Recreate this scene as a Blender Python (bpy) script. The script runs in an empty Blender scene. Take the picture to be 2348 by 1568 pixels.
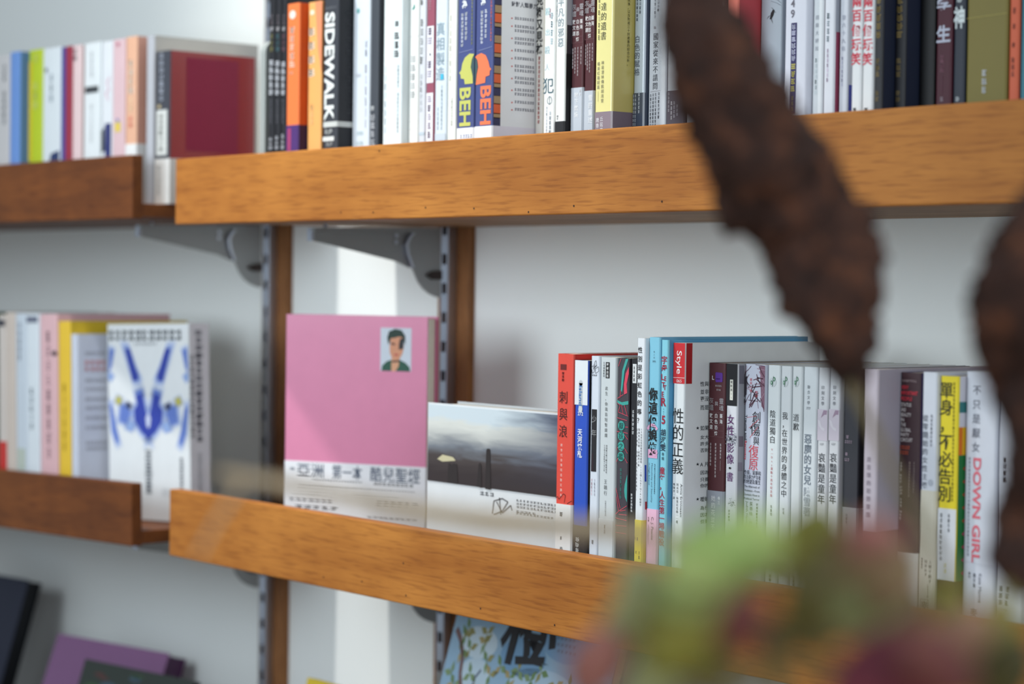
import bpy, bmesh, math, random
from mathutils import Vector, Matrix
random.seed(7)
sc = bpy.context.scene
COL = sc.collection

# ------------------------------------------------------------------ camera
W, H = 2348, 1568
CX, CY, FPX = W / 2, H / 2, 75.0 / 36.0 * W
CAM = Vector((0.0, -1.10, 1.40))
R_ = Vector((0.63532579, 0.77213084, 0.01323286))
U_ = Vector((-0.02941833, 0.00707577, 0.99954214))
F_ = Vector((-0.77168368, 0.63542419, -0.02721022))
cd = bpy.data.cameras.new('camera'); cam = bpy.data.objects.new('camera', cd); COL.objects.link(cam)
cd.sensor_width = 36.0; cd.lens = 75.0; cd.clip_start = 0.05; cd.clip_end = 50
cam.matrix_world = Matrix(((R_.x, U_.x, -F_.x, CAM.x), (R_.y, U_.y, -F_.y, CAM.y), (R_.z, U_.z, -F_.z, CAM.z), (0, 0, 0, 1)))
cd.dof.use_dof = True; cd.dof.focus_distance = 1.64; cd.dof.aperture_fstop = 4.9
sc.camera = cam

# ------------------------------------------------------------------ light
world = bpy.data.worlds.new('room_light'); sc.world = world; world.use_nodes = True
wb = world.node_tree.nodes['Background']
wb.inputs[0].default_value = (0.80, 0.92, 1.0, 1); wb.inputs[1].default_value = 0.41

def area_light(name, loc, target, sx, sy, power, color):
    ld = bpy.data.lights.new(name, 'AREA'); ld.shape = 'RECTANGLE'; ld.size = sx; ld.size_y = sy
    ld.energy = power; ld.color = color
    o = bpy.data.objects.new(name, ld); COL.objects.link(o); o.location = loc
    o.rotation_euler = (Vector(target) - Vector(loc)).to_track_quat('-Z', 'Y').to_euler()
    return o
wl = area_light('front_fill_light', (-1.72, -1.30, 1.64), (-1.70, 0.2, 1.47), 0.8, 0.6, 4.3, (0.84, 0.94, 1.0)); wl.data.spread = math.radians(110)  # area fill added in front of the shelves to brighten spines and wall
area_light('side_window_light', (2.0, -1.9, 2.0), (-1.35, 0.2, 1.3), 1.6, 1.5, 34, (0.86, 0.95, 1.0))
def spot(name, loc, target, power, angle, blend, radius, color):
    ld = bpy.data.lights.new(name, 'SPOT'); ld.energy = power; ld.spot_size = math.radians(angle); ld.spot_blend = blend
    ld.shadow_soft_size = radius; ld.color = color
    o = bpy.data.objects.new(name, ld); COL.objects.link(o); o.location = loc
    o.rotation_euler = (Vector(target) - Vector(loc)).to_track_quat('-Z', 'Y').to_euler(); return o
spot('ceiling_spotlight', (-1.925, -0.57, 3.0), (-1.66, 0.0, 1.55), 118, 58, 1.0, 0.035, (1.0, 0.985, 0.93))
vs = sc.view_settings
vs.view_transform = 'Standard'; vs.look = 'None'; vs.gamma = 1.0; vs.use_curve_mapping = False; vs.exposure = 0.27

# ------------------------------------------------------------------ measuring helpers
def ray(x, y):
    return R_ * ((x - CX) / FPX) - U_ * ((y - CY) / FPX) + F_
def on_y(x, y, Y):                      # point seen at (x, y) on the plane at depth Y
    d = ray(x, y); return CAM + d * ((Y - CAM.y) / d.y)
def on_x(x, y, X):
    d = ray(x, y); return CAM + d * ((X - CAM.x) / d.x)
def at_dist(x, y, z):
    return CAM + ray(x, y) * z
def to_px(P):
    v = Vector(P) - CAM; z = v.dot(F_)
    return CX + FPX * v.dot(R_) / z, CY - FPX * v.dot(U_) / z

# ------------------------------------------------------------------ materials
def lin(c):
    return tuple(((v / 255 / 12.92) if v / 255 <= 0.04045 else ((v / 255 + 0.055) / 1.055) ** 2.4) for v in c)
MATS = {}
def paper(c, rough=0.55, coat=0.0, spec=0.35):
    key = (tuple(c), rough, coat)
    if key in MATS: return MATS[key]
    m = bpy.data.materials.new('paper_%02x%02x%02x' % tuple(int(v) for v in c)); m.use_nodes = True
    nt = m.node_tree; b = nt.nodes['Principled BSDF']
    l = [v * 0.84 for v in lin(c)]
    tc = nt.nodes.new('ShaderNodeTexCoord'); n = nt.nodes.new('ShaderNodeTexNoise'); n.inputs['Scale'].default_value = 55; n.inputs['Detail'].default_value = 3
    nt.links.new(tc.outputs['Object'], n.inputs['Vector'])
    mx = nt.nodes.new('ShaderNodeMix'); mx.data_type = 'RGBA'
    mx.inputs[6].default_value = (*[v * 0.94 for v in l], 1); mx.inputs[7].default_value = (*[min(1, v * 1.04) for v in l], 1)
    nt.links.new(n.outputs['Fac'], mx.inputs[0]); nt.links.new(mx.outputs[2], b.inputs['Base Color'])
    b.inputs['Roughness'].default_value = rough; b.inputs['Specular IOR Level'].default_value = spec
    b.inputs['Coat Weight'].default_value = coat; b.inputs['Coat Roughness'].default_value = 0.12
    MATS[key] = m; return m
def simple(name, c, rough=0.5, metal=0.0, noise=0.0, nscale=30, bump=0.0, coat=0.0):
    m = bpy.data.materials.new(name); m.use_nodes = True; nt = m.node_tree; b = nt.nodes['Principled BSDF']
    l = lin(c); b.inputs['Roughness'].default_value = rough; b.inputs['Metallic'].default_value = metal; b.inputs['Coat Weight'].default_value = coat
    tc = nt.nodes.new('ShaderNodeTexCoord'); n = nt.nodes.new('ShaderNodeTexNoise'); n.inputs['Scale'].default_value = nscale; n.inputs['Detail'].default_value = 6
    nt.links.new(tc.outputs['Object'], n.inputs['Vector'])
    mx = nt.nodes.new('ShaderNodeMix'); mx.data_type = 'RGBA'
    mx.inputs[6].default_value = (*[v * (1 - noise) for v in l], 1); mx.inputs[7].default_value = (*[min(1, v * (1 + noise)) for v in l], 1)
    nt.links.new(n.outputs['Fac'], mx.inputs[0]); nt.links.new(mx.outputs[2], b.inputs['Base Color'])
    if bump:
        bp = nt.nodes.new('ShaderNodeBump'); bp.inputs['Strength'].default_value = bump; bp.inputs['Distance'].default_value = 0.002
        nt.links.new(n.outputs['Fac'], bp.inputs['Height']); nt.links.new(bp.outputs['Normal'], b.inputs['Normal'])
    return m
def wood(name, dark, light, along='X', rough=0.55):
    m = bpy.data.materials.new(name); m.use_nodes = True; nt = m.node_tree; b = nt.nodes['Principled BSDF']
    N = nt.nodes.new; L = nt.links.new
    tc = N('ShaderNodeTexCoord'); mp = N('ShaderNodeMapping')
    mp.inputs['Scale'].default_value = {'X': (1.2, 14, 14), 'Y': (14, 1.2, 14), 'Z': (14, 14, 1.2)}[along]
    L(tc.outputs['Object'], mp.inputs['Vector'])
    n1 = N('ShaderNodeTexNoise'); n1.inputs['Scale'].default_value = 3.2; n1.inputs['Detail'].default_value = 8; n1.inputs['Distortion'].default_value = 0.8
    L(mp.outputs[0], n1.inputs['Vector'])
    n2 = N('ShaderNodeTexNoise'); n2.inputs['Scale'].default_value = 9; n2.inputs['Detail'].default_value = 4
    L(tc.outputs['Object'], n2.inputs['Vector'])
    mp3 = N('ShaderNodeMapping'); mp3.inputs['Scale'].default_value = {'X': (30, 400, 400), 'Y': (400, 30, 400), 'Z': (400, 400, 30)}[along]
    L(tc.outputs['Object'], mp3.inputs['Vector'])
    n3 = N('ShaderNodeTexNoise'); n3.inputs['Scale'].default_value = 1.0; n3.inputs['Detail'].default_value = 2
    L(mp3.outputs[0], n3.inputs['Vector'])
    a = N('ShaderNodeMath'); a.operation = 'ADD'; L(n1.outputs['Fac'], a.inputs[0]); L(n2.outputs['Fac'], a.inputs[1])
    r = N('ShaderNodeValToRGB'); r.color_ramp.elements[0].position = 0.36; r.color_ramp.elements[1].position = 0.66
    r.color_ramp.elements[0].color = (*lin(dark), 1); r.color_ramp.elements[1].color = (*lin(light), 1)
    h = N('ShaderNodeMath'); h.operation = 'MULTIPLY'; h.inputs[1].default_value = 0.5; L(a.outputs[0], h.inputs[0]); L(h.outputs[0], r.inputs[0])
    mx = N('ShaderNodeMix'); mx.data_type = 'RGBA'; mx.blend_type = 'MULTIPLY'; mx.inputs[0].default_value = 0.55
    r3 = N('ShaderNodeValToRGB'); r3.color_ramp.elements[0].position = 0.33; r3.color_ramp.elements[1].position = 0.5
    r3.color_ramp.elements[0].color = (0.55, 0.45, 0.38, 1); r3.color_ramp.elements[1].color = (1, 1, 1, 1)
    L(n3.outputs['Fac'], r3.inputs[0]); L(r.outputs[0], mx.inputs[6]); L(r3.outputs[0], mx.inputs[7])
    L(mx.outputs[2], b.inputs['Base Color']); b.inputs['Roughness'].default_value = rough; b.inputs['Specular IOR Level'].default_value = 0.25
    bp = N('ShaderNodeBump'); bp.inputs['Strength'].default_value = 0.15; bp.inputs['Distance'].default_value = 0.001
    L(n3.outputs['Fac'], bp.inputs['Height']); L(bp.outputs['Normal'], b.inputs['Normal'])
    return m

WHITE = (243, 244, 243)
M_PAGE = simple('page_paper', (226, 218, 202), 0.8, noise=0.12, nscale=180)
M_WALL = simple('white_wall_paint', (236, 239, 238), 0.75, noise=0.02, nscale=8, bump=0.03)
M_LIP = wood('honey_stained_wood', (150, 88, 30), (184, 119, 50), 'X')
M_LIPD = wood('dimmed_brown_stained_wood', (86, 44, 14), (122, 68, 25), 'X')  # stain taken darker to hold the dimmer light on the left shelves
M_BOARD = wood('plain_shelf_board', (132, 96, 62), (172, 132, 92), 'X', 0.6)
M_BATTEN = wood('batten_wood', (112, 72, 40), (158, 108, 66), 'Z')
M_CHROME = simple('chrome_rail', (188, 194, 208), 0.30, 1.0, 0.05, 60)
M_STEEL = simple('grey_zinc_steel', (150, 153, 154), 0.45, 0.55, 0.05, 40)
M_DARKSTEEL = simple('dark_steel', (60, 52, 50), 0.5, 0.6, 0.1)
M_HOLE = simple('nail_hole_dark', (52, 30, 14), 0.9)
M_BEND = simple('grey_plastic', (150, 155, 153), 0.5, 0, 0.03)
M_BARK = simple('rough_dark_bark', (56, 33, 26), 0.95, 0, 0.7, 45, 0.9)
def _bark():
    nt = M_BARK.node_tree; b = nt.nodes['Principled BSDF']; no = [n for n in nt.nodes if n.type == 'TEX_NOISE'][0]; no.inputs['Scale'].default_value = 75; no.inputs['Roughness'].default_value = 0.7
    r = nt.nodes.new('ShaderNodeValToRGB'); e = r.color_ramp.elements; e[0].position = 0.36; e[0].color = (*lin((40, 24, 20)), 1); e[1].position = 0.72; e[1].color = (*lin((128, 74, 42)), 1)
    q = e.new(0.54); q.color = (*lin((72, 44, 34)), 1); nt.links.new(no.outputs['Fac'], r.inputs[0]); nt.links.new(r.outputs[0], b.inputs['Base Color'])
_bark()
M_TWIG = simple('dry_beige_twig', (196, 172, 140), 0.8, 0, 0.15, 60)
M_OLIVETWIG = simple('olive_brown_stem', (140, 122, 84), 0.8, 0, 0.2, 60)

# ------------------------------------------------------------------ object helpers
def mesh_obj(name, verts, faces, mats, parent=None, fm=None, smooth=False):
    me = bpy.data.meshes.new(name); me.from_pydata([tuple(v) for v in verts], [], faces)
    for m in (mats if isinstance(mats, (list, tuple)) else [mats]): me.materials.append(m)
    if fm:
        for p, i in zip(me.polygons, fm): p.material_index = i
    if smooth:
        for p in me.polygons: p.use_smooth = True
    me.update()
    o = bpy.data.objects.new(name, me); COL.objects.link(o)
    if parent is not None: o.parent = parent
    return o
def thing(name, label, cat, loc=(0, 0, 0), rot=(0, 0, 0), group=None):
    o = bpy.data.objects.new(name, None); COL.objects.link(o); o.empty_display_size = 0.02
    o.location = loc; o.rotation_euler = rot
    tag(o, label, cat, group); return o
def tag(o, label, cat, group=None, kind=None):
    if label: o['label'] = label
    if cat: o['category'] = cat
    if group: o['group'] = group
    if kind: o['kind'] = kind
    return o
def box_vf(x0, x1, y0, y1, z0, z1):
    v = [(x, y, z) for z in (z0, z1) for y in (y0, y1) for x in (x0, x1)]
    f = [(0, 2, 3, 1), (4, 5, 7, 6), (0, 1, 5, 4), (2, 6, 7, 3), (0, 4, 6, 2), (1, 3, 7, 5)]
    return v, f
def bevel_box(name, x0, x1, y0, y1, z0, z1, mat, parent=None, r=0.0015, seg=2):
    bm = bmesh.new(); v, f = box_vf(x0, x1, y0, y1, z0, z1)
    bv = [bm.verts.new(p) for p in v]
    for q in f: bm.faces.new([bv[i] for i in q])
    bmesh.ops.recalc_face_normals(bm, faces=bm.faces)
    if r > 0: bmesh.ops.bevel(bm, geom=bm.edges[:], offset=r, segments=seg, affect='EDGES', profile=0.5)
    me = bpy.data.meshes.new(name); bm.to_mesh(me); bm.free(); me.materials.append(mat)
    o = bpy.data.objects.new(name, me); COL.objects.link(o)
    if parent is not None: o.parent = parent
    return o
def prism(name, pts, axis, a0, a1, mat, parent=None, smooth=False):
    """polygon extruded along an axis; pts are the two other coordinates in order"""
    n = len(pts)
    def P(p, a): return {'X': (a, p[0], p[1]), 'Y': (p[0], a, p[1]), 'Z': (p[0], p[1], a)}[axis]
    v = [P(p, a0) for p in pts] + [P(p, a1) for p in pts]
    f = [tuple(range(n)), tuple(range(2 * n - 1, n - 1, -1))] + [(i, i + n, (i + 1) % n + n, (i + 1) % n) for i in range(n)]
    o = mesh_obj(name, v, f, mat, parent)
    bm = bmesh.new(); bm.from_mesh(o.data); bmesh.ops.recalc_face_normals(bm, faces=bm.faces); bm.to_mesh(o.data); bm.free()
    return o
def tube(name, pts, rad, mat, parent=None, seg=8, bump=0.0, sub=1):
    pts = [Vector(p) for p in pts]
    P, Rr = [], []
    for i in range(len(pts) - 1):
        p0 = pts[max(i - 1, 0)]; p1 = pts[i]; p2 = pts[i + 1]; p3 = pts[min(i + 2, len(pts) - 1)]
        for k in range(sub):
            t = k / sub
            P.append(0.5 * ((2 * p1) + (p2 - p0) * t + (2 * p0 - 5 * p1 + 4 * p2 - p3) * t * t + (3 * p1 - p0 - 3 * p2 + p3) * t ** 3))
            Rr.append(rad[i] * (1 - t) + rad[i + 1] * t)
    P.append(pts[-1]); Rr.append(rad[-1])
    v, f = [], []
    up = Vector((0.31, 0.2, 0.93))
    from mathutils import noise
    for i, p in enumerate(P):
        d = (P[min(i + 1, len(P) - 1)] - P[max(i - 1, 0)]).normalized()
        a = d.cross(up).normalized(); b = d.cross(a).normalized()
        for k in range(seg):
            an = 2 * math.pi * k / seg; dr = a * math.cos(an) + b * math.sin(an)
            rr = Rr[i]
            if bump:
                q = p + dr * rr
                rr *= 1 + bump * (noise.noise(q * 45) * 0.8 + noise.noise(q * 130) * 0.6 + noise.noise(q * 330) * 0.5)
            v.append(p + dr * rr)
    for i in range(len(P) - 1):
        for k in range(seg):
            k2 = (k + 1) % seg
            f.append((i * seg + k, i * seg + k2, (i + 1) * seg + k2, (i + 1) * seg + k))
    f.append(tuple(range(seg))[::-1]); f.append(tuple((len(P) - 1) * seg + k for k in range(seg)))
    return mesh_obj(name, v, f, mat, parent, smooth=True)

# ------------------------------------------------------------------ print (flat lettering and pictures)
GLYPHS = {}
def glyph(ch, bold=0.0):
    key = (ch, bold)
    if key in GLYPHS: return GLYPHS[key]
    c = bpy.data.curves.new('g', 'FONT'); c.body = ch; c.size = 1; c.resolution_u = 3; c.fill_mode = 'FRONT'; c.offset = bold
    o = bpy.data.objects.new('g', c); COL.objects.link(o)
    dg = bpy.context.evaluated_depsgraph_get(); ev = o.evaluated_get(dg); m = ev.to_mesh()
    vs_ = [(v.co.x, v.co.y) for v in m.vertices]; fs = [tuple(p.vertices) for p in m.polygons]
    ev.to_mesh_clear(); bpy.data.objects.remove(o); bpy.data.curves.remove(c)
    GLYPHS[key] = (vs_, fs); return GLYPHS[key]
class Print:
    """flat ink on a face: o + ex*a + ez*b, lifted along n"""
    def __init__(s):
        s.v, s.f, s.fm, s.cols = [], [], [], []
    def ci(s, c):
        c = tuple(c)
        if c not in s.cols: s.cols.append(c)
        return s.cols.index(c)
    def poly(s, fr, pts, c, layer=0):
        o, ex, ez, n = fr; k = len(s.v); e = 0.00016 + 0.00009 * layer
        s.v += [o + ex * a + ez * b + n * e for a, b in pts]
        s.f.append(tuple(range(k, k + len(pts)))); s.fm.append(s.ci(c))
    def rect(s, fr, a0, b0, a1, b1, c, layer=0):
        s.poly(fr, [(a0, b0), (a1, b0), (a1, b1), (a0, b1)], c, layer)
    def ell(s, fr, a, b, ra, rb, c, layer=0, n=20, a0=0, a1=2 * math.pi):
        s.poly(fr, [(a + ra * math.cos(a0 + (a1 - a0) * i / n), b + rb * math.sin(a0 + (a1 - a0) * i / n)) for i in range(n)], c, layer)
    def line(s, fr, pts, w, c, layer=0, taper=False):
        n = len(pts)
        for i in range(n - 1):
            (x0, y0), (x1, y1) = pts[i], pts[i + 1]
            l = math.hypot(x1 - x0, y1 - y0) or 1e-9; nx, ny = -(y1 - y0) / l, (x1 - x0) / l
            w0 = w1 = w / 2
            if taper: w0 *= 1 - i / n; w1 *= 1 - (i + 1) / n
            s.poly(fr, [(x0 + nx * w0, y0 + ny * w0), (x0 - nx * w0, y0 - ny * w0), (x1 - nx * w1, y1 - ny * w1), (x1 + nx * w1, y1 + ny * w1)], c, layer)
    def glyph(s, fr, ch, a, b, sx, sy, c, layer=0, bold=0.0, rot=0, centre=(0.5, 0.38)):
        vs_, fs = glyph(ch, bold); o, ex, ez, n = fr; k = len(s.v); e = 0.00016 + 0.00009 * layer; m = s.ci(c)
        cr, sr = math.cos(rot), math.sin(rot)
        for x, y in vs_:
            x = (x - centre[0]) * sx; y = (y - centre[1]) * sy
            p, q = a + x * cr - y * sr, b + x * sr + y * cr
            s.v.append(o + ex * p + ez * q + n * e)
        for f in fs: s.f.append(tuple(k + i for i in f)); s.fm.append(m)
    def column(s, fr, txt, a, b0, b1, c, k=0.95, bold=0.0, layer=1, sx=1.0):
        n = len(txt); hgt = (b0 - b1) / n
        for i, ch in enumerate(txt):
            if ch == ' ': continue
            cen = (0.5, 0.38)
            if ch.isascii():
                xs = [p[0] for p in glyph(ch, bold)[0]] or [0, .6]; cen = ((min(xs) + max(xs)) / 2, 0.35)
            s.glyph(fr, ch, a, b0 - hgt * (i + 0.5), hgt * k * sx, hgt * k, c, layer, bold, 0, cen)
    def run(s, fr, txt, a, b, length, size, c, rot=0.0, bold=0.0, layer=1, shear=0):
        """a line of Latin text fitted to a length, centred at a,b"""
        vs_, fs = glyph(txt, bold)
        if not vs_: return
        x0 = min(p[0] for p in vs_); x1 = max(p[0] for p in vs_)
        s.glyph(fr, txt, a, b, length / (x1 - x0), size, c, layer, bold, rot, ((x0 + x1) / 2, 0.35))
    def dash(s, fr, a, b0, b1, n, w, c, layer=1, fill=0.78):
        """a column of marks too small to read"""
        hgt = (b0 - b1) / n; rr = random.Random(int(abs(a) * 1e6) + n)
        for i in range(n):
            t = b0 - hgt * i; q = hgt * fill
            ww = w * rr.uniform(0.75, 1.0)
            for k in range(3):
                y1 = t - q * k / 3; s.rect(fr, a - ww / 2, y1 - q * 0.2, a + ww / 2 * rr.uniform(0.5, 1), y1, c, layer)
            s.rect(fr, a - ww * 0.1 + ww * rr.uniform(-.3, .3), t - q, a + ww * 0.1, t, c, layer)
    def hdash(s, fr, a0, a1, b, hgt, c, layer=1, n=8):
        rr = random.Random(int(abs(b) * 1e6) + n); st = (a1 - a0) / n
        for i in range(n):
            x = a0 + st * i; q = st * 0.82
            for k in range(2): s.rect(fr, x, b - hgt * (.5 - k * .62), x + q * rr.uniform(.6, 1), b - hgt * (.5 - k * .62 - .3), c, layer)
            xx = x + q * rr.uniform(.1, .7); s.rect(fr, xx, b - hgt / 2, xx + q * .22, b + hgt / 2, c, layer)
    def build(s, name, parent):
        if not s.v: return None
        o = mesh_obj(name, s.v, s.f, [paper(c, 0.6) for c in s.cols], parent, s.fm); o['kind'] = 'stuff'; return o

# ------------------------------------------------------------------ the setting
WALL_Y = 0.26
def struct(o): o['kind'] = 'structure'; return o
struct(bevel_box('wall_back', -5.6, 3.2, WALL_Y, WALL_Y + 0.1, 0.0, 3.4, M_WALL, r=0))
M_FLOOR = wood('floor_boards', (120, 98, 76), (160, 136, 108), 'X', 0.5)
struct(bevel_box('floor', -5.6, 3.2, -4.0, WALL_Y, -0.05, 0.0, M_FLOOR, r=0))

# upright battens with slotted rails
def upright(xc, label):
    t = thing('wall_upright', label, 'upright', (xc, WALL_Y, 0.35), group='slotted uprights on the wall')
    bevel_box('wood_batten', -0.026, 0.026, -0.0085, 0, 0, 2.3, M_BATTEN, t, 0.001)
    # rail: a U channel with a row of slots left open between short bridges
    y0, y1 = -0.0205, -0.0087
    for s in (-1, 1):
        bevel_box('rail_flange', s * 0.0048 - 0.0011, s * 0.0048 + 0.0011, y0, y1, 0, 2.3, M_CHROME, t, 0.0004, 1)
    v, f = [], []
    z = 0.0
    while z < 2.3:
        bv, bf = box_vf(-0.0038, 0.0038, y0, y0 + 0.0015, z, min(z + 0.019, 2.3)); k = len(v)
        v += bv; f += [tuple(i + k for i in q) for q in bf]; z += 0.030
    mesh_obj('slot_bridges', v, f, M_CHROME, t)
    return t
POST1, POST2 = -2.0740, -1.738
upright(POST1, 'slotted metal rail on wooden batten behind gap between left and right shelves')
upright(POST2, 'slotted metal rail on wooden batten behind the pink book')

# shelves
Z_UR, Z_LR, Z_UL, Z_LL = 1.4715, 1.1372, 1.4785, 1.1382      # board tops
TILT = -0.030                                                  # the lower left shelf droops
def shelf(name_label, x0, x1, zlip0, zlip1, ztop, lipmat, group, tilt=0.0, xpiv=None, holes=()):
    xp = x1 if xpiv is None else xpiv
    t = thing('wall_shelf', name_label, 'shelf', (xp, 0, zlip0), (0, tilt, 0), group)
    h = zlip1 - zlip0; zt = ztop - zlip0
    lip = bevel_box('front_lip', x0 - xp, x1 - xp, 0, 0.013, 0, h, lipmat, t, 0.0012)
    bevel_box('shelf_board', x0 - xp + (0.018 if xpiv else 0), x1 - xp, 0.0131, 0.254, zt - 0.0140, zt, M_BOARD if lipmat is M_LIP else M_LIPD, t, 0.0008)  # left boards use the darkened brown, their end face's shadow put into it
    for (px, py) in holes:
        p = on_y(px, py, 0.0)
        o = mesh_obj('nail_hole', [(0.0009 * math.cos(a * 0.785), -0.0002, 0.0009 * math.sin(a * 0.785)) for a in range(8)], [tuple(range(8))[::-1]], M_HOLE, lip)
        o.location = (p.x - xp, 0, p.z - zlip0)
    return t
shelf('honey brown wooden shelf with tall front lip, upper right', -1.8703, 0.45, 1.4552, 1.5205, Z_UR, M_LIP, 'wall shelves', xpiv=-1.8703,
      holes=[(870, 346), (782, 487), (856, 487), (976, 476), (1087, 478), (1316, 472), (1518, 462), (1212, 486)])
shelf('honey brown wooden shelf with tall front lip, lower right', -1.8764, 0.45, 1.1215, 1.1886, Z_LR, M_LIP, 'wall shelves', xpiv=-1.8764,
      holes=[(830, 1333), (931, 1365), (1102, 1395), (1272, 1433), (925, 1291), (742, 1323)])
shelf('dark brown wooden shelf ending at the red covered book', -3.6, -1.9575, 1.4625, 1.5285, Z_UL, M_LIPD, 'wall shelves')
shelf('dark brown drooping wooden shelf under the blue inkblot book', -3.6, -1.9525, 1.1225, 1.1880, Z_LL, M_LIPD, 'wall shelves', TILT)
Z_B = 0.802
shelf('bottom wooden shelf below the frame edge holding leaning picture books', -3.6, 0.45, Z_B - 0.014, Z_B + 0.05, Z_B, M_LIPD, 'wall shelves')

# brackets: outline measured on the right upper one, then copied
def bracket_parts(t):
    X0 = -1.737
    def q(lst): return [((p := on_x(x, y, X0)).y - WALL_Y, p.z - 1.4570) for x, y in lst]
    arm = q([(717, 523), (717, 551), (905, 598), (940, 614), (944, 523)])
    armo = prism('arm', arm, 'X', -0.0022, 0.0008, M_STEEL, t)
    fl = q([(714, 522), (714, 530), (960, 534), (960, 522)])
    prism('top_flange', fl, 'X', -0.0065, 0.0065, M_STEEL, t)
    en = q([(713, 523), (713, 552), (719, 552), (719, 523)])
    prism('end_tab', en, 'X', -0.0065, 0.0010, M_CHROME, t)
    hp = q([(964, 523), (947, 532), (935, 546), (929, 560), (932, 585), (942, 613), (955, 645), (967, 662), (980, 673), (997, 681), (1006, 682), (1006, 523)])
    hpo = prism('hinge_plate', hp, 'X', 0.0009, 0.0036, M_STEEL, t)
    rim = q([(964, 523), (947, 532), (935, 546), (929, 560), (932, 585), (942, 613), (938, 614), (927, 586), (923, 560), (930, 543), (944, 528), (956, 523)])
    prism('hinge_rim', rim, 'X', -0.0005, 0.0060, M_CHROME, hpo)
    pin = q([(970, 631), (984, 622), (1004, 620), (1004, 641), (984, 641)])
    prism('locking_pin', pin, 'X', 0.0037, 0.0075, M_DARKSTEEL, hpo)
    for cx_, cy_ in ((907, 540), (906, 555), (744, 518)):
        (a, b), = q([(cx_, cy_)])
        prism('rivet', [(a + 0.0022 * math.cos(i * .785), b + 0.0022 * math.sin(i * .785)) for i in range(8)], 'X', 0.0009, 0.0022, M_CHROME, armo)
def bracket(xc, z, label, tilt=0):
    t = thing('shelf_bracket', label, 'bracket', (xc, WALL_Y, z), group='folding metal shelf brackets')
    bracket_parts(t); return t
bracket(-1.737, 1.4570, 'grey steel shelf bracket above the pink book')
bracket(-2.0740, 1.4640, 'grey steel shelf bracket at the gap between upper shelves')
bracket(-1.737, 1.1228, 'grey steel shelf bracket peeking below the lower right shelf')
bracket(-2.0740, 1.1190, 'grey steel shelf bracket below the drooping left shelf')

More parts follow.
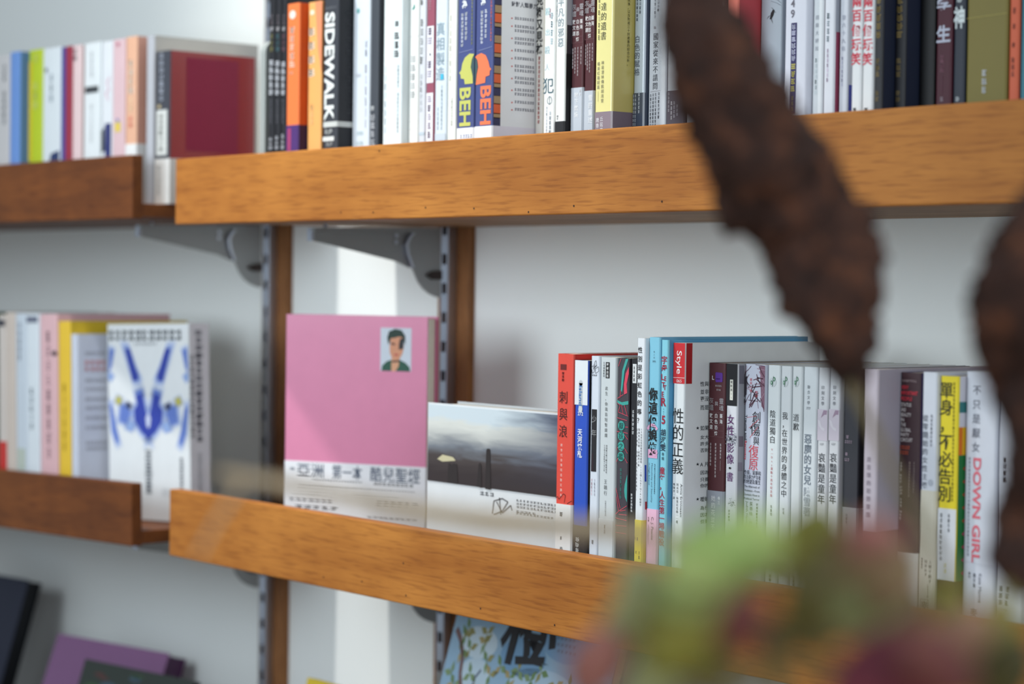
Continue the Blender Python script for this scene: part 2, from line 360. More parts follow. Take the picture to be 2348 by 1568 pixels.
# ------------------------------------------------------------------ books
V3 = Vector
class Book:
    """spine-out book. Spine on the local plane y=0, right cover at +t/2."""
    def __init__(s, label, X0, X1, Y, zb, h, d, spine, cover, group, tilt=0.0, lean=0.0, coat=0.0, rough=0.5, kind='paperback_book', back=None, hard=False):
        s.t = X1 - X0; s.d = d; s.h = h; s.Y = Y; s.X0, s.X1, s.zb = X0, X1, zb
        s.root = thing(kind, label, 'book', ((X0 + X1) / 2, Y, zb), (0, tilt + lean, 0), group)
        t, r = s.t, min(0.0016, s.t * 0.22)
        c = 0.0016 if hard else 0.0006
        outer = [(-t / 2, d), (-t / 2, r)] + [(-t / 2 + r - r * math.cos(a), r - r * math.sin(a)) for a in (0.5, 1.05)] + [(-t / 2 + r, 0), (t / 2 - r, 0)] + \
                [(t / 2 - r + r * math.sin(a), r - r * math.cos(a)) for a in (0.5, 1.05)] + [(t / 2, r), (t / 2, d)]
        inner = [(t / 2 - c, d), (t / 2 - c, c * 1.4), (-t / 2 + c, c * 1.4), (-t / 2 + c, d)]
        no = len(outer); pts = outer + inner; n = len(pts)
        v = [(x, y, 0) for x, y in pts] + [(x, y, h) for x, y in pts]
        f, fm = [], []
        for i in range(n):
            j = (i + 1) % n
            f.append((i, j, j + n, i + n)); fm.append(0 if 1 <= i < no - 2 else 1)
        # caps as quads between outer wall and inner wall
        a = no  # index of first inner
        for base, flip in ((0, False), (n, True)):
            quads = [(no - 1, no, no + 1, no - 2), (0, 1, no + 2, no + 3), tuple(range(1, no - 1)) + (no + 1, no + 2)]
            for q in quads:
                q = tuple(base + i for i in q); f.append(q if flip else q[::-1]); fm.append(1 if len(q) == 4 else 0)
        o = mesh_obj('cover', v, f, [paper(spine, rough, coat), paper(cover, rough, coat)], s.root, fm)
        bm = bmesh.new(); bm.from_mesh(o.data); bmesh.ops.recalc_face_normals(bm, faces=bm.faces); bm.to_mesh(o.data); bm.free()
        pz = 0.003 if hard else 0.0004
        pv, pf = box_vf(-t / 2 + c + 0.0001, t / 2 - c - 0.0001, c * 1.4 + 0.0002, d - (0.004 if hard else 0.0008), pz, h - pz)
        mesh_obj('page_block', pv, pf, M_PAGE, s.root)
        s.cov = o; s.P = Print()
        s.fs = (V3((0, 0, 0)), V3((1, 0, 0)), V3((0, 0, 1)), V3((0, -1, 0)))            # spine frame
        s.fc = (V3((t / 2, 0, 0)), V3((0, 1, 0)), V3((0, 0, 1)), V3((1, 0, 0)))         # right cover frame
        s.xm = to_px(((X0 + X1) / 2, Y, zb + h * 0.5))[0]
        s.lift = 0.0
        s.coat, s.rough = coat, rough
    def z(s, y): return on_y(s.xm, y, s.Y).z - s.zb
    def yc(s, x, y=None):                       # depth along the right cover for an image column
        return on_x(x, 1000 if y is None else y, s.X1).y - s.Y
    def zc(s, x, y): return on_x(x, y, s.X1).z - s.zb
    def a(s, u): return (u - 0.5) * s.t
    # --- parts
    def band(s, ytop, c, ybot=None, name='belly_band', cover=None, rough=None):
        e = 0.00045; t, d = s.t, s.d; z1 = s.z(ytop); z0 = 0.0006 if ybot is None else max(0.0006, s.z(ybot))
        o_ = [(-t / 2 - e * .5, d * .98), (-t / 2 - e * .5, 0.0008), (-t / 2 + 0.0008, -e), (t / 2 - 0.0008, -e), (t / 2 + e * .5, 0.0008), (t / 2 + e * .5, d * .98)]
        i_ = [(t / 2 + e * .1, d * .98), (t / 2 + e * .1, 0.0010), (t / 2 - 0.001, -e * .3), (-t / 2 + 0.001, -e * .3), (-t / 2 - e * .1, 0.0010), (-t / 2 - e * .1, d * .98)]
        pts = o_ + i_; n = len(pts)
        v = [(x, y, z0) for x, y in pts] + [(x, y, z1) for x, y in pts]
        f = [(i, (i + 1) % n, (i + 1) % n + n, i + n) for i in range(n)]; fm = [0 if i in (1, 2, 3) else 1 for i in range(n)]
        for b in (0, n):
            for k in range(5):
                q = (b + k, b + k + 1, b + 10 - k, b + 11 - k); f.append(q if b else q[::-1]); fm.append(0)
        o = mesh_obj(name, v, f, [paper(c, rough or s.rough, s.coat), paper(cover or c, rough or s.rough, s.coat)], s.root, fm)
        bm = bmesh.new(); bm.from_mesh(o.data); bmesh.ops.recalc_face_normals(bm, faces=bm.faces); bm.to_mesh(o.data); bm.free()
        s.bandz = z1
        return s
    def L(s, y):     # ink on a band sits one step further out
        return 5 if getattr(s, 'bandz', -1) > s.z(y) else 1
    def T(s, txt, u, y0, y1, c=(25, 25, 28), k=0.95, bold=0.0, sx=1.0, layer=None):
        s.P.column(s.fs, txt, s.a(u), s.z(y0), s.z(y1), c, k, bold, s.L((y0 + y1) / 2) if layer is None else layer, sx); return s
    def V(s, txt, u, y0, y1, w, c=(25, 25, 28), bold=0.0, layer=None):       # Latin reading downwards, w = cap height as share of the spine
        z0, z1 = s.z(y0), s.z(y1)
        s.P.run(s.fs, txt, s.a(u), (z0 + z1) / 2, z0 - z1, w * s.t / 0.7, c, -math.pi / 2, bold, s.L((y0 + y1) / 2) if layer is None else layer); return s
    def Hz(s, txt, u, y, w, hpx, c, bold=0.0):      # across the spine
        hh = abs(s.z(y) - s.z(y + hpx))
        s.P.run(s.fs, txt, s.a(u), s.z(y), w * s.t, hh / 0.7, c, 0, bold, s.L(y)); return s
    def D(s, u, y0, y1, n, w, c, layer=None):
        s.P.dash(s.fs, s.a(u), s.z(y0), s.z(y1), n, w * s.t, c, s.L((y0 + y1) / 2) if layer is None else layer); return s
    def HD(s, u0, u1, y, hpx, c, n=6):
        s.P.hdash(s.fs, s.a(u0), s.a(u1), s.z(y), abs(s.z(y) - s.z(y + hpx)), c, s.L(y), n); return s
    def B(s, u0, y0, u1, y1, c, layer=None):
        s.P.rect(s.fs, s.a(u0), s.z(y1), s.a(u1), s.z(y0), c, (s.L((y0 + y1) / 2) - 1) if layer is None else layer); return s
    def O(s, u, y, ru, ry, c, layer=1):
        s.P.ell(s.fs, s.a(u), s.z(y), ru * s.t, abs(s.z(y) - s.z(y + ry)), c, layer); return s
    def Ln(s, pts, wpx, c, layer=2, taper=False):
        w = abs(s.z(1000) - s.z(1000 + wpx)); s.P.line(s.fs, [(s.a(u), s.z(y)) for u, y in pts], w, c, layer, taper); return s
    def Pg(s, pts, c, layer=1):
        s.P.poly(s.fs, [(s.a(u), s.z(y)) for u, y in pts], c, layer); return s
    # --- right cover ink, given at image columns
    def CB(s, x0, y0, x1, y1, c, layer=0):
        s.P.poly(s.fc, [(s.yc(x, y), s.zc(x, y)) for x, y in ((x0, y1), (x1, y1), (x1, y0), (x0, y0))], c, layer); return s
    def CBm(s, d0, y0, d1, y1, c, layer=0):   # depth in metres
        s.P.rect(s.fc, d0, s.z(y1), d1, s.z(y0), c, layer); return s
    def CH(s, txt, x0, x1, y, hpx, c=(35, 35, 40), bold=0.0):
        a0, a1 = s.yc(x0, y), s.yc(x1, y); n = len(txt); st = (a1 - a0) / n; zz = s.zc((x0 + x1) / 2, y); hh = abs(s.zc(x0, y) - s.zc(x0, y + hpx))
        for i, ch in enumerate(txt): s.P.glyph(s.fc, ch, a0 + st * (i + .5), zz, st * 0.98, hh, c, 1, bold)
        return s
    def CHD(s, x0, x1, y, hpx, c, n=8):
        s.P.hdash(s.fc, s.yc(x0, y), s.yc(x1, y), s.zc((x0 + x1) / 2, y), abs(s.zc(x0, y) - s.zc(x0, y + hpx)), c, 1, n); return s
    def CT(s, txt, x, y0, y1, c=(35, 35, 40), k=.95):
        s.P.column(s.fc, txt, s.yc(x, (y0 + y1) / 2), s.zc(x, y0), s.zc(x, y1), c, k, 0, 1); return s
    def done(s): s.P.build('lettering', s.cov); return s

class Row:
    def __init__(s, zb, yref, X, group, ymin=0.0150, ymax=0.066, tilt=0.0, xp=0.0):
        s.zb, s.yref, s.X, s.group, s.ymin, s.ymax, s.tilt, s.xp = zb, yref, X, group, ymin, ymax, tilt, xp; s.last = []
    def add(s, label, xl, xr, ytop, spine, cover=None, d=0.142, Y=None, h=None, **kw):
        dr = ray(xl, s.yref)
        if s.X is None: s.X = on_y(xl, s.yref, Y if Y else s.ymin).x; Yy = Y if Y else s.ymin
        else:
            Yy = Y if Y is not None else (s.X - CAM.x) / dr.x * dr.y + CAM.y
            Yy = min(max(Yy, s.ymin), s.ymax)
        X0 = max(s.X, on_y(xl, s.yref, Yy).x) if Y is not None or s.X is None else s.X
        X1 = max(on_y(xr, s.yref, Yy).x, X0 + 0.0045)
        zb = s.zb + (math.tan(-s.tilt) * ((X0 + X1) / 2 - s.xp) if s.tilt else 0)
        if ytop < 0: h = random.uniform(0.206, 0.214)
        if h is None: h = on_y((xl + xr) / 2, ytop, Yy).z - zb
        for p in (POST1, POST2):
            if X1 > p - 0.02 and X0 < p + 0.02: d = min(d, 0.232 - Yy)
        d = min(d, 0.250 - Yy)
        if cover and min(cover) > 186 and max(spine) - min(spine) < 30: cover = spine  # whitish covers match the spine; many others carry side shade in their colour
        b = Book(label, X0 + 0.00045, X1 - 0.00045, Yy, zb, h, d, spine, cover or spine, s.group, s.tilt, **kw)
        s.X = X1; s.last.append((xl, xr, round(Yy, 4), round((X1 - X0) * 1000, 1), round(h, 3)))
        return b

INK = (30, 30, 34); GREY = (120, 124, 130); RED = (196, 40, 46)
# ------------------------------------------------------------------ lower right row
r = Row(Z_LR, 1000, None, 'books standing on the lower right shelf')
A = r.add
b = A('coral red paperback with black title and white belly band beside the sky picture book', 1275, 1314, 811, (232, 78, 62), (205, 40, 36), Y=0.020, d=0.15)
b.B(.2, 835, .57, 848, (110, 30, 28)).D(.38, 853, 876, 3, .18, (120, 34, 30)).T('刺與浪', .42, 891, 1008, (62, 22, 20), .78, .004)
b.T('跨世代台灣同志散文讀本', .34, 1015, 1141, (250, 225, 215), .62).Ln([(.02, 1144), (.15, 1140), (.22, 1146), (.5, 1132), (.62, 1135), (.55, 1152)], 1.2, (40, 16, 16)).Ln([(.72, 1154), (1, 1146)], 1.4, (40, 16, 16))
b.band(1156, (240, 238, 236)).D(.4, 1175, 1188, 1, .22, GREY).D(.4, 1230, 1240, 1, .12, GREY).T('春', .42, 1253, 1266, INK).done()
b = A('blue and white paperback with round grey badge next to the coral red book', 1316, 1347, 826, (42, 84, 196), (18, 20, 32))
b.B(0, 826, 1, 928, (236, 240, 244), 0).O(.47, 878, .14, 7, (196, 202, 208), 1).B(.33, 878, .61, 936, (196, 202, 208), 1).O(.47, 938, .16, 8, (214, 218, 222), 2)
b.V('Island', .47, 884, 930, .24, (60, 120, 190), .01, 3).Hz('272', .47, 948, .42, 8, (235, 238, 240), .02).T('天河撩亂', .45, 982, 1050, (244, 246, 250), .98, .022)
b.band(1205, (52, 46, 44)).D(.4, 1232, 1270, 3, .3, (225, 222, 218)).done()
b = A('thin white paperback with black vertical title strip', 1352, 1373, 816, (226, 232, 242))
b.B(.18, 938, .8, 1081, (34, 34, 38)).T('少', .48, 951, 970, (170, 170, 172), .9).T('年', .48, 983, 1002, (170, 170, 172), .9)
b.Ln([(.5, 938), (.5, 1081)], .8, (70, 50, 56)).Ln([(.35, 1040), (.35, 1081)], .8, (96, 44, 60))
for q in ([(.45, 830), (.62, 826), (.7, 838), (.5, 842), (.45, 830)], [(.1, 842), (.3, 838), (.42, 852), (.2, 856), (.1, 842)], [(.5, 846), (.9, 840), (.95, 850), (.6, 856), (.5, 846)], [(.35, 834), (.55, 850)], [(.3, 846), (.7, 836)]): b.Ln(q, 1, (70, 72, 80))
b.HD(.18, .8, 860, 3, INK, 3).D(.3, 1098, 1138, 5, .16, (226, 190, 200)).D(.65, 1098, 1138, 5, .16, (200, 200, 214)).D(.5, 1238, 1250, 1, .3, GREY).done()
b = A('pale grey paperback with small black publisher box near the top', 1374, 1411, 819, (214, 220, 222), (196, 202, 206))
b.B(.35, 830, .6, 867, (22, 22, 24)).T('時報出版', .475, 831, 866, (240, 240, 240), .85, .01).D(.24, 830, 866, 6, .1, GREY)
b.T('此生，你我皆短暫燦爛', .42, 884, 1004, (88, 92, 94), .8).D(.48, 1020, 1086, 12, .12, (165, 168, 170)).D(.34, 1020, 1082, 12, .08, (175, 178, 180)).T('王鷗行', .44, 1098, 1137, (88, 92, 94), .85).D(.46, 1148, 1184, 8, .1, (170, 172, 174))
b.band(1191, (218, 224, 228)).D(.45, 1204, 1226, 2, .12, GREY).done()
TEAL, PINK, CHAR = (62, 168, 158), (226, 72, 96), (68, 62, 70)
b = A('charcoal paperback with teal discs and pink web drawing on its spine', 1414, 1441, 821, CHAR, (30, 28, 34))
b.Pg([(.72, 822), (.95, 822), (.62, 850), (.42, 900), (.3, 894), (.4, 850)], TEAL).Pg([(1, 840), (1, 856), (.82, 880), (.88, 900), (.6, 904), (.58, 880), (.72, 856)], PINK)
b.Pg([(0, 918), (.4, 922), (1, 918), (1, 926), (.5, 929), (0, 925)], TEAL)
for q in ([(.3, 894), (.25, 912)], [(.05, 840), (.3, 822)], [(.55, 904), (0, 914)], [(.0, 924), (.3, 930)], [(.3, 928), (.1, 945), (1, 953)], [(.4, 928), (.55, 948)], [(.65, 928), (.95, 953)], [(0, 958), (.9, 963)], [(.75, 978), (1, 978)], [(0, 990), (1, 992)], [(.7, 996), (1, 1006)], [(.7, 1026), (1, 1038)], [(.7, 1048), (1, 1060)], [(0, 1032), (.2, 1020)], [(0, 1060), (.2, 1046)],
          [(.0, 1120), (.4, 1165)], [(.05, 1140), (.28, 1174)], [(0, 1180), (.3, 1172), (1, 1158)], [(.4, 1172), (.9, 1168)], [(0, 1189), (1, 1192)], [(0, 1206), (1, 1205)], [(.3, 1180), (1, 1179)], [(0, 1222), (1, 1222)]): b.Ln(q, 1.3, PINK)
for i, ch in enumerate('厭妖之鑑'):
    y = 976 + 23.5 * i; b.O(.4, y, .3, 11, TEAL, 2).T(ch, .4, y - 9, y + 9, (34, 60, 60), .9, 0, 1, 4)
b.D(.42, 1074, 1146, 8, .2, (52, 118, 110)).Pg([(1, 1086), (.78, 1110), (.74, 1124), (.8, 1138), (1, 1150)], TEAL).done()
b = A('slim black paperback half hidden behind the white rainbow question book', 1443, 1462, 823, (28, 27, 33))
b.B(.3, 834, .8, 878, (232, 234, 236)).D(.5, 840, 876, 4, .16, INK).D(.45, 940, 998, 6, .3, (226, 228, 232)).D(.42, 1132, 1176, 6, .25, (226, 228, 232)).done()
b = A('white paperback with handwritten black title and yellow belly band', 1457, 1477, 775, (240, 243, 248), (190, 214, 236), Y=0.0162)
b.T('性別是彩虹色的嗎？', .42, 792, 974, INK, .74, .012).T('39位多元性別者的認同歷程，112個LGBTQIA+關鍵字', .72, 981, 1160, (60, 62, 70), .9, 0, 1.1)
b.T('探索性別光譜，認識性少數', .42, 981, 1070, (60, 62, 70), .78, 0, 1.1).T('性別多樣化，給青少年的性別教育讀本', .14, 981, 1127, (60, 62, 70), .72, 0, 1.1)
b.band(1192, (240, 218, 60)).D(.15, 1232, 1240, 1, .14, (150, 130, 50)).D(.45, 1232, 1242, 1, .14, (150, 130, 50)).D(.3, 1264, 1272, 1, .2, (150, 130, 50)).D(.7, 1264, 1284, 2, .2, (150, 130, 50))
b.CB(1478, 1066, 1482, 1104, (50, 80, 190)).CB(1479, 1150, 1483, 1168, (200, 50, 60)).done()
CY_ = (138, 206, 230)
b = A('tall sky blue paperback with brush lettered title and pink belly band', 1484, 1511, 773, CY_, (120, 180, 214), d=0.165)
b.T('野人家', .5, 803, 823, (70, 90, 104), .6).Hz('205', .5, 828, .3, 4, (70, 90, 104)).T('你這個娘炮', .5, 888, 1044, (18, 18, 22), .98, .03, .92, 4)
for i in range(14):
    a0 = -1.9 + i * .26; a1 = a0 + .27
    b.Ln([(.45 + .62 * math.sin(a0 + 1.1), 1010 - 36 * math.cos(a0 + 1.1)), (.45 + .62 * math.sin(a1 + 1.1), 1010 - 36 * math.cos(a1 + 1.1))], 7, (236, 178, 212), 2) if abs(.62 * math.sin(a0 + 1.1)) < .5 and abs(.62 * math.sin(a1 + 1.1)) < .5 else None
b.B(.08, 1030, .92, 1050, (236, 178, 212), 1).D(.72, 1063, 1133, 15, .1, (74, 104, 124)).V('Masculinity and Sexuality', .46, 1062, 1152, .12, (74, 104, 124)).V('in High School', .22, 1062, 1112, .12, (74, 104, 124))
b.band(1167, (248, 194, 220)).V('C. J. Pascoe', .6, 1185, 1238, .2, (90, 60, 80)).D(.25, 1186, 1198, 2, .14, (120, 80, 104)).Ln([(.25, 1203), (.25, 1250)], .8, (140, 100, 120), 6).done()
b = A('sky blue paperback with crimson serif letters spelling a magazine title', 1512, 1530, 779, (140, 214, 232), (96, 170, 214), d=0.155)
CRIM = (168, 40, 66); DK = (36, 48, 70)
b.T('字母', .5, 815, 855, CRIM, .98, .02).T('L', .3, 855, 873, CRIM, 1.1, .02).T('E', .68, 860, 875, CRIM, 1.0, .02).T('T', .42, 874, 890, CRIM, 1.1, .02).T('T', .62, 880, 896, CRIM, 1.0, .02).T('E', .36, 896, 911, CRIM, 1.1, .02).T('R', .5, 910, 932, CRIM, 1.2, .03)
b.T('vol', .5, 934, 952, (60, 90, 120), 1.0).T('5', .5, 950, 974, CRIM, 1.1, .03).T('胡淑雯', .5, 983, 1034, DK, 1.0, .02).T('專輯', .5, 1036, 1056, DK, .85).T('童年，', .45, 1070, 1124, CRIM, .98, .02).T('人生第一場戰役', .48, 1125, 1252, CRIM, .98, .015).done()
b = A('white paperback with red top panel and large black title', 1541, 1569, 786, (238, 241, 243), (236, 240, 244), d=0.150)
b.B(0, 786, 1, 879, (214, 40, 48), 0).B(0, 865, 1, 866.4, (246, 200, 200), 1).V('Style', .52, 804, 857, .42, (250, 244, 244), .006).Hz('065', .52, 873, .45, 7, (250, 238, 238))
b.T('性的正義', .5, 934, 1088, (16, 16, 18), 1.0, .0, .98).V('Amia Srinivasan', .86, 1108, 1184, .16, (60, 62, 68)).T('阿米亞．斯里尼瓦桑──著', .52, 1107, 1200, (50, 52, 58), .9).T('羅瓊芳─譯', .22, 1107, 1146, (50, 52, 58), .8)
b.CBm(0.0012, 786, 0.0075, 879, (176, 28, 34))
for y, tx, hh in ((880, '性與', 12), (898, '並非', 12), (914, '更沒', 12), (934, '而是', 12), (981, '如果', 12), (1002, '女大', 10), (1017, '許多', 10), (1032, '否則', 10), (1064, 'A片', 12), (1083, '因為', 10), (1099, '只要', 10), (1113, '你的', 10), (1144, '曖昧', 12), (1164, '為什', 10), (1180, '因為', 10), (1195, '但要', 10)): b.CH(tx, 1605, 1625, y, hh, (44, 46, 54), .005)
for y in (981, 1064, 1144): b.CH('★', 1595, 1604, y, 9, (30, 32, 40))
b.done()
MAR = (84, 36, 42)
def ashes(b, y, full=True):
    """the maroon anthology design; y is the row where its column titles start"""
    b.T('靈魂', .8, y, y + 31, (190, 186, 190), .95).T('與', .5, y + 8, y + 20, (190, 186, 190), .9).T('灰燼', .2, y, y + 31, (170, 166, 170), .95)
    b.T('臺灣', .8, y + 35, y + 61, (236, 232, 232), .8, .01).T('白色恐怖', .5, y + 35, y + 89, (236, 232, 232), .8, .01).T('散文選', .2, y + 35, y + 75, (236, 232, 232), .8, .01)
    for u in (.05, .35, .65, .95): b.Ln([(u, y + 34), (u, y + 91)], .6, (120, 84, 88))
    for k in range(5): b.Ln([(.05, y + 34 + 14 * k), (.95, y + 34 + 14 * k)], .6, (120, 84, 88))
b = A('maroon paperback with purple square emblem and grey belly band', 1622, 1662, 832, MAR, (60, 26, 34))
b.Pg([(.42, 855), (.46, 853), (.82, 854), (.85, 857), (.85, 873), (.82, 875), (.46, 876), (.42, 873)], (92, 44, 150)).Hz('L', .28, 866, .12, 9, (230, 226, 232), .02).HD(.45, .72, 868, 2.5, (190, 170, 220), 4).HD(.42, .82, 884, 4, (190, 180, 184), 5).Hz('016', .62, 893, .24, 4, (200, 194, 196))
ashes(b, 911)
b.D(.8, 1016, 1052, 5, .1, (214, 204, 206)).Ln([(.8, 1054), (.8, 1078)], .7, (200, 190, 190)).D(.5, 1016, 1096, 10, .1, (214, 204, 206)).D(.2, 1016, 1070, 7, .1, (214, 204, 206))
b.band(1125, (158, 162, 172)).T('她的花並不', .42, 1134, 1216, (240, 240, 242), .85).T('卷三', .76, 1136, 1156, (240, 240, 242), .85).done()
b = A('white paperback with black top panel and purple two part title', 1663, 1690, 834, (232, 232, 238), (170, 172, 180), coat=.2)
b.B(0, 834, 1, 930, (22, 22, 28), 0).B(.34, 870, .62, 917, (240, 238, 226), 1).T('電影苑11', .48, 871, 916, INK, .75, .005, 1, 2)
PUR = (104, 40, 110); rr = random.Random(3)
for i in range(170): b.Ln([((u := rr.random()), (yy := rr.gauss(1006, 6))), (u + .05, yy + .9)], 1.1, (138, 136, 152), 1)
for i in range(50): b.Ln([((u := min(.95, max(.2, rr.gauss(.65, .18)))), (yy := rr.gauss(1152, 4))), (u + .05, yy + .9)], 1.0, (150, 148, 160), 1)
b.T('女性', .46, 949, 999, PUR, .95, .005, 1, 3).O(.48, 1006, .1, 2.6, INK, 3).T('影像', .46, 1014, 1065, PUR, .95, .005).O(.46, 1073, .1, 2.6, INK, 3).T('書', .46, 1081, 1105, PUR, .95, .005).D(.44, 1169, 1196, 4, .18, (90, 90, 96))
b.CB(1694, 1000, 1704, 1024, (128, 120, 132)).CB(1695, 838, 1706, 880, (120, 118, 130)).CB(1692, 1060, 1702, 1080, (150, 146, 158)).done()
b = A('pale lavender paperback with dark red branches and calligraphic title', 1705, 1753, 835, (212, 216, 232), (200, 204, 218))
rr = random.Random(11); BR = (96, 54, 72)
for i in range(34):
    u0, y0 = rr.random(), 838 + rr.random() * 80; an = rr.gauss(1.9, .9); ln = rr.uniform(14, 40)
    u1 = u0 + math.cos(an) * ln / 60; y1 = y0 + math.sin(an) * ln
    u1 = min(.99, max(.01, u1)); y1 = min(942, max(836, y1)); b.Ln([(u0, y0), ((u0 + u1) / 2 + rr.uniform(-.04, .04), (y0 + y1) / 2), (u1, y1)], rr.choice((1.2, 1.8, 2.6)), rr.choice((BR, BR, (60, 40, 56), (176, 140, 158))), 1)
b.Pg([(.75, 838), (1, 838), (1, 938), (.85, 930), (.8, 890)], (140, 100, 120), 0).Pg([(.0, 868), (.12, 862), (.1, 905), (.0, 912)], (52, 46, 56), 2).Pg([(0, 915), (.1, 922), (0, 925)], (52, 46, 56), 2)
b.T('彼岸心理', .32, 866, 900, (214, 70, 90), .9, 0, 1, 3).D(.62, 896, 912, 2, .14, (196, 90, 104), 3)
b.T('創', .62, 943, 969, (26, 26, 30), 1.1).T('傷', .56, 966, 1002, (26, 26, 30), .9).T('與', .62, 998, 1022, (26, 26, 30), .85).T('復', .5, 1018, 1052, (220, 76, 92), .95).T('原', .5, 1048, 1080, (220, 76, 92), .95)
b.Ln([(.25, 982), (.75, 960)], 1, (226, 96, 110)).Ln([(.15, 958), (.62, 953)], .8, (226, 96, 110)).Ln([(.3, 1004), (.7, 978)], 1, (226, 96, 110)).V('Trauma and', .1, 952, 1010, .1, INK, .012).V('Recovery', .1, 1012, 1056, .1, (220, 60, 76), .012)
for i, tx in enumerate(('性侵、家暴和', '政治暴力倖存者', '的絕望及重生')): b.Hz(tx, .45, 1084 + i * 10.5, .84, 7.5, (40, 44, 60), .004)
for i, tx in enumerate(('The Aftermath of', 'Violence—From', 'Domestic Abuse to', 'Political Terror')): b.Hz(tx, .45, 1116 + i * 9.3, .76, 5.2, (54, 58, 74))
b.T('茱蒂絲．赫曼', .42, 1150, 1216, (50, 54, 66), .95).V('Judith Herman', .22, 1150, 1212, .1, (60, 64, 76)).D(.72, 1153, 1210, 8, .1, (80, 84, 96)).done()
def sprout(b):
    b.O(.45, 876, .3, 11, (216, 224, 226), 1).O(.36, 877, .09, 5, (60, 130, 92), 2).O(.58, 869, .1, 5, (60, 130, 92), 2).O(.36, 877, .05, 3, (190, 214, 200), 3).O(.58, 869, .055, 3, (190, 214, 200), 3).Ln([(.52, 862), (.48, 876), (.44, 886)], 1.4, (54, 90, 70), 3)
b = A('white paperback with green sprout emblem and red subtitle', 1757, 1786, 837, (234, 240, 242), (214, 220, 224)); sprout(b)
b.T('陰道獨白', .5, 939, 1017, (44, 46, 50), .95).T('V—Day運動十周年紀念版', .48, 1026, 1140, (196, 92, 96), .8).D(.5, 1158, 1184, 3, .18, (150, 152, 154))
b.D(.5, 1318, 1344, 3, .25, INK).done()
b = A('white paperback with green sprout emblem and longest black title', 1787, 1812, 839, (228, 233, 236), (210, 216, 220)); sprout(b)
b.T('我，在世界的身體之中', .5, 943, 1141, (44, 46, 50), .92).D(.5, 1165, 1180, 2, .18, (150, 152, 154)).done()
b = A('slim white paperback with green sprout emblem and two character title', 1813, 1837, 840, (230, 235, 237), (206, 212, 216)); sprout(b)
b.T('道歉', .5, 947, 988, (44, 46, 50), .95).D(.5, 1322, 1346, 3, .25, INK).done()
b = A('white paperback with big grey blue title right of the sprout emblem trio', 1839, 1872, 841, (230, 236, 240), (206, 212, 218))
b.T('聯合文學', .42, 881, 929, (120, 126, 134), .75).Hz('777', .42, 936, .3, 6, (120, 126, 134)).T('惡魔的女兒', .42, 994, 1112, (128, 138, 150), 1.0, .014).T('陳雪著', .42, 1116, 1184, (172, 180, 190), .98, .01).done()
for i, (x0, x1, lb) in enumerate(((1873, 1898, 'white paperback with pale pink picture panel, left one of the identical pair'), (1899, 1925, 'white paperback with pale pink picture panel, right one of the identical pair'))):
    b = A(lb, x0, x1, 843, (232, 233, 237), (196, 198, 204))
    b.T('印刻文學', .5, 882, 931, (116, 118, 126), .8).B(0, 938, 1, 1010, (224, 214, 226), 0).Pg([(.35, 958), (.6, 940), (.95, 940), (.9, 950), (.7, 950)], (176, 150, 172), 1).Pg([(.05, 962), (.3, 966), (.45, 978), (.75, 982), (.7, 988), (.4, 984), (.15, 976)], (236, 230, 238), 1)
    b.Hz('137', .5, 1018, .35, 5, GREY).T('哀豔是童年', .5, 1037, 1156, (58, 60, 66), .95, .004).done()
b = A('thick charcoal paperback behind the branch tip with faint pinkish letters', 1932, 1970, 846, (58, 58, 66), (22, 22, 28))
b.D(.3, 998, 1008, 1, .16, (196, 172, 190)).HD(.14, .62, 1013, 7, (176, 156, 172), 4).D(.25, 1038, 1047, 1, .14, (196, 172, 190)).HD(.14, .46, 1054, 7, (176, 156, 172), 3).band(1163, (150, 150, 152)).D(.35, 1178, 1202, 3, .16, GREY).done()
b = A('mauve grey paperback with small purple grey title in front of the yellowish stem', 1979, 2012, 846, (206, 194, 204), (178, 170, 184), Y=0.017)
b.T('房思琪的初戀樂園', .45, 1044, 1188, (136, 122, 138), .72).band(1216, (112, 98, 90)).done()
b = A('dark brown paperback with red and white capital letters', 2062, 2109, 854, (66, 42, 48), (58, 50, 100))
b.HD(.04, .84, 873, 5, (170, 150, 154), 9)
for i, tx in enumerate(('VERY', 'IMPORTANT', 'PEOPLE')): b.Hz(tx, .04 + .045 * len(tx) * 1.05, 888 + i * 13, .09 * len(tx) * 1.05, 8.5, (220, 60, 76), .02)
for i, tx in enumerate(('STATUS', 'AND', 'BEAUTY', 'IN', 'THE', 'GLOBAL', 'PARTY', 'CIRCUIT')): b.Hz(tx, .04 + .045 * len(tx), 928 + i * 11.5, .088 * len(tx), 8, (222, 214, 214), .015)
b.HD(.04, .55, 1026, 8, (204, 92, 62), 5).HD(.04, .5, 1038, 8, (204, 92, 62), 4).D(.55, 1058, 1140, 12, .08, (180, 160, 150)).D(.78, 1058, 1130, 11, .08, (150, 134, 130)).D(.12, 1060, 1200, 5, .12, (206, 194, 190)).band(1266, (232, 230, 224)).done()
b = A('white paperback with two columns of small grey title, cream lower part', 2112, 2148, 853, (226, 230, 240), (204, 206, 216))
b.T('從零開始的女性主義', .27, 949, 1122, (112, 116, 128), .85, .005).D(.68, 950, 1026, 8, .16, (130, 134, 146)).O(.68, 1106, .18, 8, (190, 196, 208), 1).D(.3, 1132, 1230, 10, .1, (150, 146, 140)).D(.72, 1132, 1230, 10, .1, (150, 146, 140))
b.band(1124, (228, 222, 204)).T('上野千鶴子', .78, 1282, 1336, (70, 66, 60), .8).T('田房永子', .5, 1282, 1322, (70, 66, 60), .8).D(.25, 1280, 1306, 4, .12, (90, 84, 78)).Ln([(.66, 1338), (.66, 1362)], .7, (110, 104, 96), 6).D(.66, 1364, 1370, 1, .14, (90, 84, 78)).T('麥', .45, 1376, 1398, (60, 50, 48), .95).T('田', .45, 1399, 1418, (60, 50, 48), .95)
